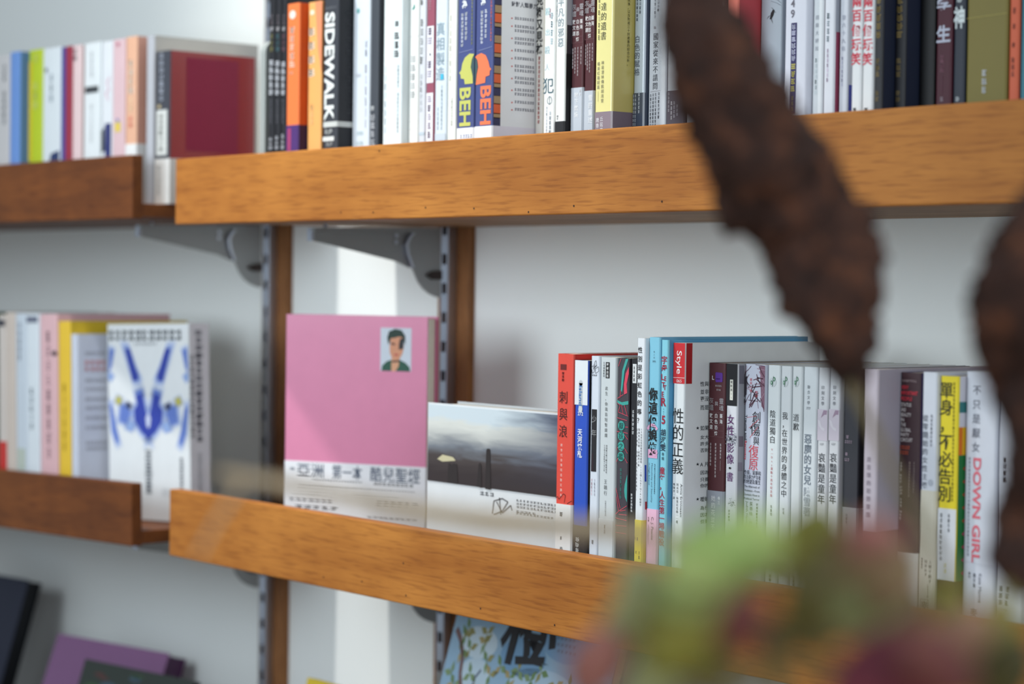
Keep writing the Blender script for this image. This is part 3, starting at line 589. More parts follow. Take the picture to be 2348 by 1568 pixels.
for q in ([(.2, 1373), (.7, 1373), (.7, 1420)], [(.2, 1373), (.2, 1420)]): b.Ln(q, .8, (110, 90, 84), 6)
b.done()
b = A('bright yellow and white paperback with bold dark title and patchwork cover', 2153, 2197, 862, (244, 222, 40), (220, 218, 228))
b.T('單身，不必告別', .36, 874, 1152, (62, 58, 24), .98, .012).D(.78, 876, 1150, 30, .12, (120, 108, 30)).B(0, 1166, 1, 1330, (230, 232, 238), 0).D(.2, 1178, 1290, 9, .16, (110, 112, 120)).D(.62, 1178, 1222, 4, .14, (110, 112, 120)).D(.45, 1292, 1318, 2, .12, (210, 196, 60))
b.CBm(.0012, 920, .012, 945, (60, 128, 130)).CBm(.0012, 978, .005, 1042, (226, 116, 30)).CBm(.005, 978, .012, 1042, (232, 184, 36)).CBm(.0012, 1042, .012, 1420, (36, 120, 62))
for i in range(9):
    y = 1060 + i * 30; b.P.poly(b.fc, [(.012, b.z(y)), (.006, b.z(y + 13)), (.012, b.z(y + 26))], (200, 60, 50) if i < 5 else (206, 40, 108), 2)
b.band(1330, (84, 58, 26)).D(.6, 1398, 1410, 1, .2, (130, 108, 80)).done()
b = A('wide white paperback with pink red capitals running down the spine', 2212, 2285, 853, (228, 231, 242), (206, 208, 220))
b.T('不只是厭女', .36, 878, 1042, (112, 114, 128), .72, .006).V('DOWN GIRL', .42, 1050, 1292, .24, (238, 116, 132), .03).D(.17, 1050, 1280, 26, .07, (150, 152, 164)).Ln([(0, 1290), (1, 1296)], .8, (200, 202, 214), 2).V('Kate Manne', .58, 1315, 1380, .1, (110, 112, 128)).D(.4, 1316, 1350, 3, .09, (130, 132, 146)).D(.24, 1314, 1330, 2, .08, (130, 132, 146)).T('麥', .4, 1393, 1414, (70, 64, 72), .95).T('田', .4, 1416, 1434, (70, 64, 72), .95).done()
b = A('white paperback at the right frame edge behind the second branch', 2288, 2352, 851, (224, 227, 238), (204, 206, 216))
b.D(.25, 1050, 1110, 4, .16, (90, 86, 92)).D(.2, 1346, 1392, 3, .14, (110, 108, 120)).D(.45, 1346, 1392, 3, .14, (110, 108, 120)).Ln([(.2, 1396), (.5, 1399)], .8, GREY).done()
print('LR', r.last)

# ------------------------------------------------------------------ upper right row
r = Row(Z_UR, 170, None, 'books standing on the upper right shelf')
A = r.add
BLK = (30, 30, 36)
t = thing('bookend', 'pale grey rounded bookend at the left end of upper right row', 'bookend', (on_y(603, 170, 0.03).x, 0.03, Z_UR))
hb = on_y(603, 92, .03).z - Z_UR
X_BE = on_y(603, 170, 0.03).x
prof = [(0.0, 0.0), (0.0, hb - .012)] + [(0.012 - .012 * math.cos(a * .26), hb - .012 + .012 * math.sin(a * .26)) for a in range(1, 7)] + [(0.10, hb), (0.11, hb - .01), (0.11, 0)]
prism('upright_plate', prof, 'X', -0.0045, 0.0045, M_BEND, t)
prism('foot_plate', [(0.0, 0.0), (0.105, 0.0), (0.105, 0.0012), (0.0, 0.0012)], 'X', -0.045, -0.0047, M_BEND, t)
r.X = X_BE + 0.0048
for i, (x0, x1, lb) in enumerate(((616, 629, 'thin black paperback touching the grey bookend'), (630, 643, 'middle one of three thin black paperbacks by the bookend'), (644, 656, 'thin black paperback touching the bright orange book'))):
    b = A(lb, x0, x1, -130, BLK, Y=0.022)
    b.D(.5, 34, 58, 3, .4, (120, 110, 116)).D(.5, 62, 74, 1, .7, (190, 186, 190)).D(.5, 78, 122, 3, .6, ((120, 116, 70), (70, 104, 112), (110, 80, 90))[i]).D(.5, 138 + 2 * i, 222, 5, .8, (206, 208, 216)).D(.5, 228, 285, 7, .4, (110, 110, 118)).D(.5, 316 - 4 * i, 345, 3, .7, (180, 182, 190)).done()
b = A('bright orange paperback with purple base next to the thin black trio', 657, 686, 8, (252, 128, 66), (216, 84, 26))
b.O(.45, 34, .26, 10, (246, 226, 214)).D(.45, 62, 160, 5, .42, (250, 206, 186)).D(.4, 164, 172, 1, .3, (250, 190, 160)).band(287, (80, 48, 116), cover=(52, 24, 66)).B(.15, 294, .42, 345, (168, 62, 108)).done()
b = A('apricot paperback fading to salmon with blurred cream title', 705, 738, 4, (250, 182, 108), (160, 104, 74))
b.Pg([(.5, 5), (1, 5), (1, 170), (.72, 110)], (242, 150, 108), 0).O(.3, 28, .16, 6, (252, 232, 206)).D(.3, 64, 86, 1, .46, (253, 232, 212)).D(.3, 96, 118, 1, .46, (253, 232, 212)).D(.3, 128, 150, 1, .46, (253, 232, 212)).D(.3, 158, 180, 1, .46, (253, 236, 216)).D(.35, 240, 290, 3, .25, (252, 204, 140)).done()
b = A('thick black book with big white capitals running down its spine', 742, 775, -120, (58, 60, 68), (30, 30, 35), coat=.1, Y=.017)
b.HD(.1, .9, 18, 6, (120, 122, 128), 6).V('SIDEWALK', .42, 28, 277, .64, (240, 242, 240), .035).band(279, (214, 216, 212), 291).D(.45, 296, 310, 1, .6, (190, 192, 192)).B(0, 313, .8, 323, (226, 228, 226), 3).D(.5, 326, 338, 1, .6, (150, 152, 154))
for y in (34, 60, 90, 120, 150, 180, 205, 230, 255): b.CHD(795, 806, y, 12, (66, 66, 70), 2)
b.done()
b = A('lavender white paperback right of the big white capitals', 808, 848, -120, (226, 232, 240), (206, 208, 220))
b.O(.3, 24, .1, 6, (120, 176, 176)).D(.8, 96, 135, 2, .14, (186, 188, 204)).D(.8, 150, 300, 6, .12, (212, 210, 224)).HD(.2, .5, 172, 7, (204, 206, 216), 3).HD(.3, .7, 305, 8, (190, 212, 216), 3).HD(.3, .7, 328, 8, (196, 216, 220), 3).done()
b = A('charcoal paperback with white letters at its foot', 849, 868, -120, (72, 76, 84), (50, 52, 60))
b.D(.35, 243, 256, 1, .5, (210, 212, 214)).D(.4, 262, 338, 4, .6, (196, 198, 204)).done()
b = A('wide mint white paperback with small black brush lettering', 878, 922, -120, (238, 246, 246), (210, 218, 222), Y=.018)
b.D(.72, 50, 66, 1, .22, (60, 64, 68)).D(.72, 76, 138, 3, .26, (40, 44, 48)).Ln([(.62, 60), (.5, 145)], .8, (210, 220, 222)).D(.82, 150, 204, 6, .12, (196, 208, 216)).D(.82, 214, 308, 10, .12, (196, 208, 216)).D(.14, 150, 330, 9, .12, (222, 232, 240)).done()
b = A('cream white paperback with teal mark near the top', 937, 959, -120, (250, 250, 244), (214, 214, 212))
b.Pg([(.3, 22), (.55, 8), (.6, 18), (.45, 23)], (60, 150, 142)).D(.5, 128, 230, 5, .6, (206, 206, 206)).Ln([(0, 84), (1, 83)], 1, (220, 220, 222)).Ln([(0, 279), (1, 277)], 1, (222, 222, 224)).Ln([(0, 297), (1, 295)], 1, (222, 222, 224)).done()
b = A('pale grey paperback with grey title left of the burgundy one', 960, 976, -120, (222, 224, 230), (200, 202, 208))
b.D(.35, 0, 15, 1, .5, (120, 120, 116)).D(.4, 44, 152, 5, .5, (176, 178, 178)).D(.4, 170, 260, 6, .4, (206, 208, 212)).B(.1, 303, .95, 310, (196, 210, 220)).done()
b = A('burgundy paperback with white lettering blocks', 977, 996, -120, (160, 84, 104), (180, 120, 136))
b.D(.4, -5, 24, 5, .3, (206, 160, 172)).B(.05, 60, .92, 190, (246, 246, 250)).B(.05, 213, .92, 325, (246, 246, 250))
for y, c_ in ((64, 5), (140, 2)): b.D(.48, y, y + 22 * (2 if c_ == 5 else 2), 2, .66, (176, 166, 186))
b.D(.48, 220, 322, 5, .6, (186, 172, 190)).B(.4, 122, .56, 128, (150, 140, 160)).done()
b = A('pale blue white paperback with grey green title and cyan accent', 997, 1025, -120, (224, 234, 242), (206, 216, 224))
b.T('真相製造', .45, 49, 186, (150, 170, 182), .95, .006).B(.5, 170, .75, 183, (70, 190, 224), 3).D(.62, 196, 300, 11, .16, (178, 192, 204)).D(.3, 246, 300, 5, .14, (170, 184, 196)).B(.05, 306, .95, 322, (210, 220, 230)).done()
b = A('cream paperback left of the twin navy volumes', 1026, 1047, -120, (250, 250, 242), (232, 232, 226))
b.D(.3, 18, 190, 10, .16, (230, 226, 206)).D(.55, 224, 290, 10, .2, (214, 214, 200)).done()
NAVY = (74, 84, 138); YEL = (208, 208, 108); ORG = (250, 128, 84)
b = A('navy volume with yellow head profile and yellow capitals', 1048, 1088, -120, NAVY, NAVY, Y=.0165)
b.T('行為', .4, -22, 20, (246, 248, 252), .95, .03).D(.5, 28, 94, 6, .14, (226, 230, 240)).D(.28, 30, 108, 9, .16, (226, 230, 240)).D(.85, -10, 106, 14, .1, (150, 152, 90)).Ln([(.12, 119), (.9, 115)], .9, (150, 156, 190))
b.Pg([(1, 126), (.72, 124), (.45, 132), (.3, 145), (.24, 160), (.12, 166), (.2, 170), (.22, 179), (.42, 181), (.46, 193), (.94, 193), (.92, 176), (.8, 155), (.86, 138)], YEL).Pg([(1, 128), (.88, 138), (.82, 155), (.93, 176), (.96, 192), (1, 192)], (66, 92, 96), 2)
b.V('BEH', .5, 201, 289, .62, YEL, .03).band(293, (248, 248, 250)).HD(.25, .98, 312, 8, (186, 196, 224), 5).done()
b = A('navy volume with orange head profile and striped white back cover', 1089, 1131, -120, NAVY, (240, 241, 246))
b.T('行為', .42, -26, 13, (246, 248, 252), .95, .03).D(.58, 22, 90, 6, .14, (226, 230, 240)).D(.36, 24, 102, 9, .16, (226, 230, 240)).D(.88, -10, 98, 14, .1, (206, 106, 90)).Ln([(.2, 115), (.95, 109)], .9, (150, 156, 190))
b.Pg([(0, 128), (.12, 124), (.35, 121), (.6, 127), (.75, 142), (.82, 155), (.93, 161), (.84, 163), (.82, 174), (.6, 176), (.58, 190), (.05, 193), (.1, 170), (.18, 152), (.12, 136)], ORG).Pg([(0, 128), (.11, 138), (.16, 152), (.08, 172), (.04, 192), (0, 192)], (66, 92, 96), 2)
b.V('BEH', .62, 197, 286, .56, ORG, .03)
for k in range(-2, 5):
    y = 31 + k * 69; b.CBm(.0012, y - 18, .0085, y + 2, (176, 146, 112)).CBm(.0012, y, .0085, y + 24, (232, 106, 62)).CBm(.0012, y + 22, .0085, y + 34, (176, 146, 112)).CBm(.0012, y + 32, .0085, y + 52, (58, 56, 92))
for y, n in ((15, 0), (44, 1), (62, 2), (72, 2), (90, 1), (100, 3), (117, 1), (135, 1), (153, 1), (163, 2), (180, 1), (190, 3), (207, 1), (217, 1), (235, 1), (252, 1)):
    if n == 0: b.CH('針對人類暴力', 1172, 1232, y - 3, 13, (66, 68, 84), .012)
    else: b.CHD(1180, 1226, y, 6, (120, 122, 138), 8)
for y in (42, 60, 88, 116, 134, 152, 180, 207, 235, 252): b.CB(1172, y - 1.5, 1175, y + 1.5, (220, 70, 60), 1)
b.band(289, (248, 248, 250), cover=(232, 226, 240)).done()
b = A('cream paperback with heavy black title and red column below', 1227, 1245, -120, (250, 246, 238), (236, 226, 214))
b.T('見樹又見林', .5, -14, 126, (38, 38, 42), .95, .025, .85).D(.55, 130, 286, 15, .28, (206, 92, 92)).done()
b = A('white paperback with pale teal title ending in a large character', 1246, 1272, -120, (253, 253, 249), (244, 244, 240), Y=.03)
for y, ch, s_, cc in ((26, '殺', 20, (170, 206, 214)), (73, '出', 18, (190, 216, 222)), (114, '殺', 20, (178, 206, 216)), (153, '人', 18, (196, 214, 222)), (196, '犯', 40, (74, 104, 116))): b.T(ch, .32 if s_ < 30 else .45, y - s_ / 2, y + s_ / 2, cc, .98)
b.D(.72, 30, 108, 4, .26, (196, 214, 222)).D(.55, 20, 44, 2, .12, (236, 180, 196)).Ln([(.55, 222), (.42, 226), (.38, 231), (.45, 237), (.6, 239), (.78, 236), (.82, 230), (.74, 223), (.55, 222)], 1.2, (90, 116, 130)).Ln([(.6, 220), (.6, 240)], 1.2, (90, 116, 130)).D(.35, 244, 310, 9, .14, (200, 206, 218)).D(.68, 256, 310, 5, .26, (196, 204, 214)).done()
b = A('white paperback with thin black title and black block at its foot', 1273, 1296, -120, (253, 253, 250), (62, 56, 66))
b.T('平凡的邪惡', .52, -6, 109, (132, 150, 160), .95).D(.1, -10, 50, 8, .14, (190, 200, 206)).D(.3, 264, 276, 2, .2, (90, 90, 96)).band(278, (34, 34, 38))
b.CBm(.0012, -100, .03, 58, (180, 180, 194)).CBm(.0012, 124, .03, 320, (26, 24, 28), 1).done()
for (x0, x1, yb, lb, tt, vol) in ((1309, 1338, 201, 'maroon paperback with pale belly band right of the black block', '地下燃燒', '卷二'), (1339, 1363, 208, 'maroon paperback with pale belly band touching the yellow book', '雪的重述．萌', '')):
    b = A(lb, x0, x1, -118, MAR, (60, 26, 34)); ashes(b, 8 if vol else 0)
    o_ = 8 if vol else 0
    b.D(.82, 100 + o_, 142 + o_, 5, .1, (214, 204, 206)).D(.55, 100 + o_, 168 + o_, 9, .1, (214, 204, 206)).D(.32, 100 + o_, 162 + o_, 8, .1, (214, 204, 206)).D(.14, 102 + o_, 150 + o_, 6, .1, (214, 204, 206))
    b.band(yb, (204, 210, 220)).T(tt, .5 if vol else .72, 210 if vol else 216, 270 if vol else 318, (250, 250, 252), .9, .01)
    if vol: b.D(.82, 206, 222, 2, .16, (246, 246, 248))
    b.done()
b = A('shrink wrapped pale yellow book with mauve foot band', 1364, 1405, -120, (248, 236, 156), (206, 192, 108), coat=.8, rough=.4, Y=.017)
b.T('達的遺書', .46, 4, 93, (84, 84, 66), .9).D(.2, -6, 94, 7, .16, (214, 206, 146)).T('林易澄林傳凱胡淑雯', .44, 138, 236, (120, 118, 96), .9).T('楊美紅羅毓嘉', .2, 140, 204, (128, 126, 104), .9).Ln([(.2, 208), (.2, 232)], .7, (150, 148, 120))
b.CT('故事，以及對逾三十封遺書的綜合分析。', 1441, -4, 152, (96, 92, 52)).band(256, (146, 128, 138), cover=(120, 104, 116)).T('丘延亮', .44, 266, 304, (240, 238, 242), .9).T('唐香燕', .2, 268, 306, (240, 238, 242), .9).done()
b = A('shrink wrapped blue grey paperback with dark foot band of white names', 1452, 1478, -120, (198, 210, 220), (66, 78, 96), coat=.9, rough=.35)
b.T('白色的賦格', .33, 80, 174, (92, 100, 110), .95).D(.28, -4, 50, 6, .2, (140, 150, 160)).D(.55, -4, 34, 4, .2, (140, 150, 160)).band(213, (56, 68, 88)).D(.08, 216, 300, 9, .13, (220, 226, 232)).D(.26, 216, 300, 9, .13, (220, 226, 232)).D(.6, 214, 262, 5, .14, (220, 226, 232)).done()
b = A('pale grey paperback with thin black vertical title left of the branch', 1486, 1528, -120, (204, 207, 213), (160, 160, 172))
b.T('國家從來不請問', .4, 74, 206, (70, 72, 80), .92).D(.34, -4, 44, 5, .12, (160, 162, 170)).D(.52, -4, 28, 4, .12, (160, 162, 170)).D(.34, 60, 68, 1, .14, (150, 140, 146)).Ln([(.14, 209.5), (.7, 208)], .7, (150, 140, 146)).D(.62, 212, 274, 7, .1, (120, 122, 130)).D(.44, 213, 292, 9, .1, (120, 122, 130)).D(.3, 214, 292, 9, .1, (120, 122, 130)).D(.16, 215, 292, 9, .1, (120, 122, 130)).done()
b = A('grey paperback with dark foot band half behind the branch', 1529, 1572, -120, (186, 188, 194), (120, 116, 122))
b.D(.3, -4, 26, 3, .12, (130, 132, 140)).D(.5, -4, 20, 3, .12, (130, 132, 140)).band(207, (82, 72, 82)).D(.3, 232, 276, 4, .1, (206, 200, 204)).D(.45, 232, 272, 4, .1, (180, 174, 180)).D(.62, 240, 268, 3, .1, (180, 174, 180)).D(.14, 210, 258, 5, .1, (170, 164, 170)).done()
A('plain grey paperback behind the branch, left of the dark brown one', 1574, 1618, -120, (168, 166, 172)).done()
b = A('dark brown paperback with tiny white letters above the branch', 1620, 1664, -120, (58, 42, 42), (50, 36, 36))
b.D(.85, -6, 19, 2, .12, (214, 206, 206)).D(.62, -6, 14, 2, .12, (200, 192, 192)).D(.4, -6, 8, 1, .12, (160, 150, 150)).done()
b = A('salmon orange paperback with dark red cover beside the grey insect book', 1665, 1691, -120, (244, 126, 106), (186, 70, 76), Y=.017).done()
b = A('pale blue grey book with a small fly printed on its spine', 1741, 1791, -120, (196, 208, 218), (178, 192, 204))
b.Pg([(.5, 30), (.6, 22), (.68, 25), (.62, 36), (.52, 45), (.45, 44)], (36, 34, 38)).Pg([(.5, 34), (.3, 44), (.36, 37)], (130, 136, 144), 0).Pg([(.55, 42), (.6, 55), (.5, 46)], (130, 136, 144), 0).Ln([(.62, 22), (.52, 18)], .7, (40, 40, 46)).Ln([(.66, 28), (.74, 30)], .7, (40, 40, 46)).Ln([(.5, 3), (.75, 8), (.98, 16)], .6, (110, 124, 140)).Ln([(.6, -3), (.85, 4), (.98, 10)], .6, (110, 124, 140)).done()
b = A('lavender white book with navy title strip in its spine', 1797, 1849, -120, (226, 228, 240), (196, 200, 210), Y=.03)
b.T('4', .36, -4, 18, (116, 112, 124), 1.1, .02).T('9', .36, 19, 42, (116, 112, 124), 1.1, .02).B(.3, 52, .56, 260, (54, 50, 98)).D(.43, 56, 142, 6, .2, (212, 214, 240)).D(.43, 146, 214, 4, .2, (206, 196, 96)).D(.43, 220, 256, 3, .12, (150, 142, 96)).done()
b = A('white paperback with small grey title left of the pearly one', 1861, 1886, -120, (236, 240, 244), (206, 210, 216))
b.T('超級大國民', .45, 31, 120, (186, 190, 198), .6, .01).D(.42, 134, 220, 7, .3, (226, 236, 240)).done()
b = A('pearly white paperback with grey green title left of the red sliver', 1887, 1913, -120, (236, 238, 246), (164, 72, 102))
b.D(.4, 30, 100, 4, .3, (164, 176, 186)).D(.4, 112, 190, 7, .22, (232, 214, 236)).CBm(.0012, -100, .012, 74, (176, 180, 192)).done()
b = A('white paperback with five faint characters right of the red sliver', 1922, 1945, -120, (230, 234, 244), (196, 204, 224))
b.T('第六十九信', .48, 31, 120, (186, 190, 206), .65, .01).D(.4, 130, 200, 7, .22, (212, 214, 238)).CBm(.0012, 195, .012, 260, (84, 92, 186)).done()
for i, (x0, x1, lb) in enumerate(((1951, 1975, 'white paperback with bold red title, left one of the twin copies'), (1976, 2002, 'white paperback with bold red title, right one of the twin copies'))):
    b = A(lb, x0, x1, -118, (244, 246, 248), (216, 220, 224), Y=0.0165)
    b.T('兩百個玩笑', .48, -14, 151, (222, 66, 86), .9, .02).D(.45, 247, 256, 1, .5, (70, 70, 74)).done()
for (x0, x1, lb) in ((2004, 2024, 'black and navy hardback with gold title touching the red titled twins'), (2050, 2076, 'black and navy hardback with gold title nearer the maroon book')):
    b = A(lb, x0, x1, -120, (36, 36, 42), (36, 42, 62), hard=True)
    b.D(.45, -6, 92, 5, .62, (150, 128, 76)).D(.42, 134, 180, 3, .5, (128, 110, 70)).D(.4, 208, 236, 2, .5, (120, 104, 68)).done()
A('plain black book between the gold titled hardbacks and the maroon one', 2106, 2142, -122, (12, 12, 15)).done()
b = A('dark maroon paperback with white brush character', 2144, 2182, -120, (78, 18, 38), (60, 16, 32))
b.T('學', .48, -18, 28, (206, 210, 228), .95, .02).T('生', .48, 56, 100, (206, 210, 228), .95, .03).D(.44, 126, 168, 4, .26, (140, 90, 106)).Ln([(.44, 172), (.44, 214)], 1.5, (120, 76, 90)).D(.44, 222, 236, 1, .22, (180, 160, 170)).done()
b = A('charcoal blue paperback with white brush lettering at the top', 2184, 2212, -120, (42, 48, 62), (34, 40, 52))
b.T('神', .5, 14, 66, (228, 238, 240), 1.0, .03, .62).D(.5, -6, 9, 1, .6, (228, 238, 240)).D(.46, 222, 236, 1, .4, (200, 206, 210)).done()
b = A('very thick olive mustard book with three white characters', 2214, 2309, -120, (126, 114, 48), (112, 100, 44))
b.D(.46, 160, 218, 3, .12, (206, 210, 216)).Ln([(0, 38), (1, 35)], 1.5, (170, 158, 84), 1).done()
b = A('orange paperback with dark letters near the right frame edge', 2311, 2336, -120, (214, 98, 62), (120, 50, 60))
b.D(.5, 18, 36, 1, .34, (110, 44, 34)).D(.5, 55, 70, 1, .34, (110, 44, 34)).D(.48, 98, 112, 1, .3, (110, 44, 34)).D(.46, 132, 180, 3, .34, (100, 40, 32)).done()
A('teal paperback cut by the right frame edge on upper shelf', 2338, 2368, -120, (60, 128, 146)).done()
print('UR', r.last)

# ------------------------------------------------------------------ upper left row
r = Row(Z_UL, 230, None, 'books standing on the upper left shelf')
A = r.add
b = A('pale grey paperback at the left frame edge on the upper shelf', -14, 21, 128, (206, 204, 206), (190, 190, 192), Y=0.018, d=.13); b.D(.7, 150, 190, 3, .2, GREY).D(.7, 210, 290, 5, .2, GREY).done()
A('cornflower blue paperback left of the lime green one', 23, 45, 119, (110, 152, 220), (86, 122, 168), d=.125).done()
b = A('lime green paperback with yellow edge on its spine', 66, 97, 114, (190, 208, 40), (170, 190, 40), d=.125); b.B(0, 140, .25, 368, (220, 200, 40)).D(.5, 125, 150, 1, .4, (214, 224, 110)).D(.5, 190, 255, 3, .4, (214, 224, 120)).done()
b = A('white paperback with black marks and navy foot right of the lime one', 98, 138, 110, (222, 230, 236), (200, 208, 218), d=.125); b.D(.2, 155, 168, 1, .22, (70, 80, 90)).D(.5, 170, 240, 3, .2, (150, 164, 176)).Pg([(.4, 372), (.5, 352), (.98, 346), (.98, 372)], (44, 60, 104)).done()
b = A('thin indigo paperback left of the crimson one', 140, 148, 108, (70, 64, 150), (70, 60, 140), d=.125); b.done()
A('crimson paperback between indigo and pale pink spines', 149, 165, 106, (156, 46, 68), (130, 40, 60), d=.125).done()
b = A('pale pink paperback with grey top mark', 166, 186, 104, (230, 204, 206), (190, 164, 160), d=.125); b.D(.3, 112, 142, 2, .5, (150, 140, 146)).done()
b = A('white paperback with one black bar across its spine', 192, 229, 98, (228, 234, 238), (198, 200, 196), d=.128); b.B(.08, 198, .92, 213, (56, 60, 66)).D(.5, 120, 180, 4, .14, (204, 208, 214)).D(.5, 240, 330, 6, .1, (206, 210, 216)).done()
b = A('white paperback with pink script and navy foot', 233, 257, 95, (226, 230, 236), (206, 206, 210), d=.128); b.Ln([(.8, 178), (.5, 190), (.75, 205), (.4, 215), (.7, 230)], 3, (226, 160, 184)).B(.35, 283, .95, 360, (44, 52, 112)).Pg([(0, 300), (.3, 290), (.35, 345), (0, 350)], (70, 76, 84)).done()
b = A('dusty pink paperback with yellow patch near its foot', 258, 286, 90, (222, 190, 196), (206, 172, 178), d=.128); b.D(.45, 98, 108, 1, .4, (214, 110, 140)).B(.2, 280, .7, 302, (226, 200, 90)).Pg([(.3, 270), (.6, 276), (.4, 282)], (90, 120, 180)).done()
b = A('peach paperback with cream block title and white foot', 288, 313, 84, (232, 180, 150), (216, 160, 142), d=.13); b.D(.5, 138, 220, 4, .55, (246, 226, 210)).D(.5, 225, 260, 2, .4, (240, 206, 170)).D(.5, 268, 296, 2, .4, (226, 120, 104)).band(330, (236, 236, 236)).done()
b = A('tall pale grey book with large grey cover behind the red one', 335, 352, 82, (184, 186, 194), (172, 170, 168), Y=0.0405, d=.130); b.done()
b = A('glossy dark red book with black and white spine in the shelf gap', 356, 389, 117, (52, 54, 66), (146, 18, 30), coat=.7, rough=.35, d=.105, Y=.041)
b.D(.45, 122, 235, 7, .36, (170, 176, 190)).D(.3, 240, 250, 1, .3, (226, 206, 160)).B(.1, 252, .85, 356, (214, 216, 214)).D(.45, 262, 350, 7, .5, (176, 176, 172)).CBm(.020, 130, .084, 345, (136, 22, 58), 0)
b.band(364, (234, 232, 230), cover=(206, 200, 196)).D(.3, 380, 450, 5, .2, (200, 200, 200)).done()
print('UL', r.last)

# ------------------------------------------------------------------ lower left row
r = Row(Z_LL, 950, None, 'books standing on the lower left shelf', tilt=TILT, xp=-1.9525)
A = r.add
A('dark green paperback sliver at the left frame edge', -20, -1, 715, (50, 70, 46), Y=.018, d=.13).done()
b = A('cream paperback with red foot at the left frame edge', 0, 16, 722, (216, 206, 200), (200, 190, 184), d=.13); b.band(1012, (206, 50, 44)).B(0, 733, 1, 748, (60, 62, 74), 1).done()
A('beige paperback left of the pale blue pair', 17, 38, 716, (214, 200, 190), (196, 184, 178), d=.13).done()
b = A('pale blue white paperback with pale green foot', 40, 64, 718, (206, 216, 228), (190, 198, 210), d=.13); b.B(.1, 1028, .9, 1078, (190, 200, 190)).D(.4, 740, 830, 5, .3, (150, 160, 176)).done()
b = A('white paperback left of the pink one', 65, 93, 719, (224, 232, 240), (206, 212, 222), d=.13); b.B(.0, 725, .95, 740, (110, 116, 136)).D(.4, 890, 990, 5, .3, (186, 198, 208)).done()
b = A('rose pink paperback with taller pink cover', 96, 135, 720, (226, 184, 190), (206, 164, 170), d=.145); b.D(.5, 760, 1060, 9, .25, (176, 140, 148)).O(.85, 810, .16, 6, (60, 50, 56)).done()
b = A('bright yellow paperback with yellow cover behind the inkblot book', 138, 165, 736, (236, 196, 56), (206, 176, 44), d=.15); b.D(.5, 880, 1040, 6, .2, (206, 166, 40)).done()
b = A('pale lavender paperback with grey text cover left of the inkblot book', 167, 181, 766, (206, 212, 228), (190, 190, 200), d=.115)
for y in (810, 872, 892, 915, 935, 958, 980, 1015, 1028): b.CHD(200, 250, y, 7, (150, 150, 160), 7)
b.CHD(200, 250, 838, 26, (206, 150, 158), 4); b.done()
print('LL', r.last)

# ------------------------------------------------------------------ face-out books
class Face:
    """face-out book: front on local y=0, width along x, bottom at z=0"""
    def __init__(s, label, loc, w, h, t, rot, front, spine=None, side='L', coat=0.1, rough=0.45, group=None, kind='paperback_book', cat='book', pages=M_PAGE, frontmat=None):
        s.w, s.h, s.t = w, h, t
        s.root = thing(kind, label, cat, loc, rot, group); c = 0.0012
        fmat = frontmat or paper(front, rough, coat); smat = paper(spine or front, rough, coat)
        def bx(name, m, *a):
            v, f = box_vf(*a); return mesh_obj(name, v, f, m, s.root)
        s.cov = bx('front_cover', fmat, -w / 2, w / 2, 0, c, 0, h)
        bx('back_cover', smat, -w / 2, w / 2, t - c, t, 0, h)
        if side == 'L': bx('spine', smat, -w / 2, -w / 2 + c, c, t - c, 0, h)
        if side == 'R': bx('spine', smat, w / 2 - c, w / 2, c, t - c, 0, h)
        g = 0.003
        bx('page_block', pages, -w / 2 + (c if side == 'L' else g), w / 2 - (c if side == 'R' else g), c, t - c, 0.001, h - 0.002)
        s.P = Print(); s.fr = (V3((-w / 2, 0, 0)), V3((w, 0, 0)), V3((0, 0, h)), V3((0, -1, 0)))
        s.fd = (V3((w / 2, 0, 0)), V3((0, t, 0)), V3((0, 0, h)), V3((1, 0, 0)))
    def done(s): s.P.build('cover_print', s.cov); return s
def lineX(xpx, ypx, P0, yaw):
    """distance along a horizontal direction from P0 to where the image column crosses it"""
    d = ray(xpx, ypx); dx, dy = math.cos(yaw), math.sin(yaw)
    # P0 + s*(dx,dy) = CAM + k*d
    ax, ay = P0.x - CAM.x, P0.y - CAM.y
    det = dx * (-d.y) - dy * (-d.x)
    return ((-ax) * (-d.y) - (-ay) * (-d.x)) / det

# pink book
yaw = math.radians(27); P0 = on_y(655, 950, 0.060)
w = lineX(978, 950, P0, yaw); ctr = P0 + V3((math.cos(yaw), math.sin(yaw), 0)) * (w / 2)
h = on_y(655, 720, 0.060).z - Z_LR
fb = Face('large pink book facing out with small portrait photo and white belly band', (ctr.x, ctr.y, Z_LR), w, h, 0.024, (0, 0, yaw), (226, 136, 172), (214, 120, 160), 'L', group='face-out books on the lower shelves', rough=.4)
def py(y): return (on_y(655, y, 0.060).z - Z_LR) / h
zb_ = py(1055)
bd = []
v, f = box_vf(-w / 2 - .0002, w / 2 + .0002, -.0005, .0245, 0.0005, zb_ * h)
mesh_obj('belly_band', v, f, paper((240, 241, 246), .5), fb.root)
P = fb.P
P = fb.portrait = Print()
x0, x1, y0, y1 = .675, .89, py(843), py(746)
P.rect(fb.fr, x0, y0, x1, y1, (214, 222, 234), 0)
def pp(u, v_): return (x0 + (x1 - x0) * u, y0 + (y1 - y0) * v_)
P.poly(fb.fr, [pp(*q) for q in ((.04, 0), (.06, .12), (.2, .22), (.38, .27), (.62, .27), (.82, .2), (.95, .1), (.97, 0))], (46, 92, 76), 1)
P.poly(fb.fr, [pp(*q) for q in ((.36, 0), (.36, .3), (.62, .3), (.6, .12), (.5, 0))], (226, 168, 132), 2)
P.poly(fb.fr, [pp(*q) for q in ((.3, .55), (.31, .42), (.38, .3), (.5, .22), (.62, .28), (.72, .42), (.76, .58), (.72, .8), (.5, .86), (.34, .8))], (222, 156, 122), 3)
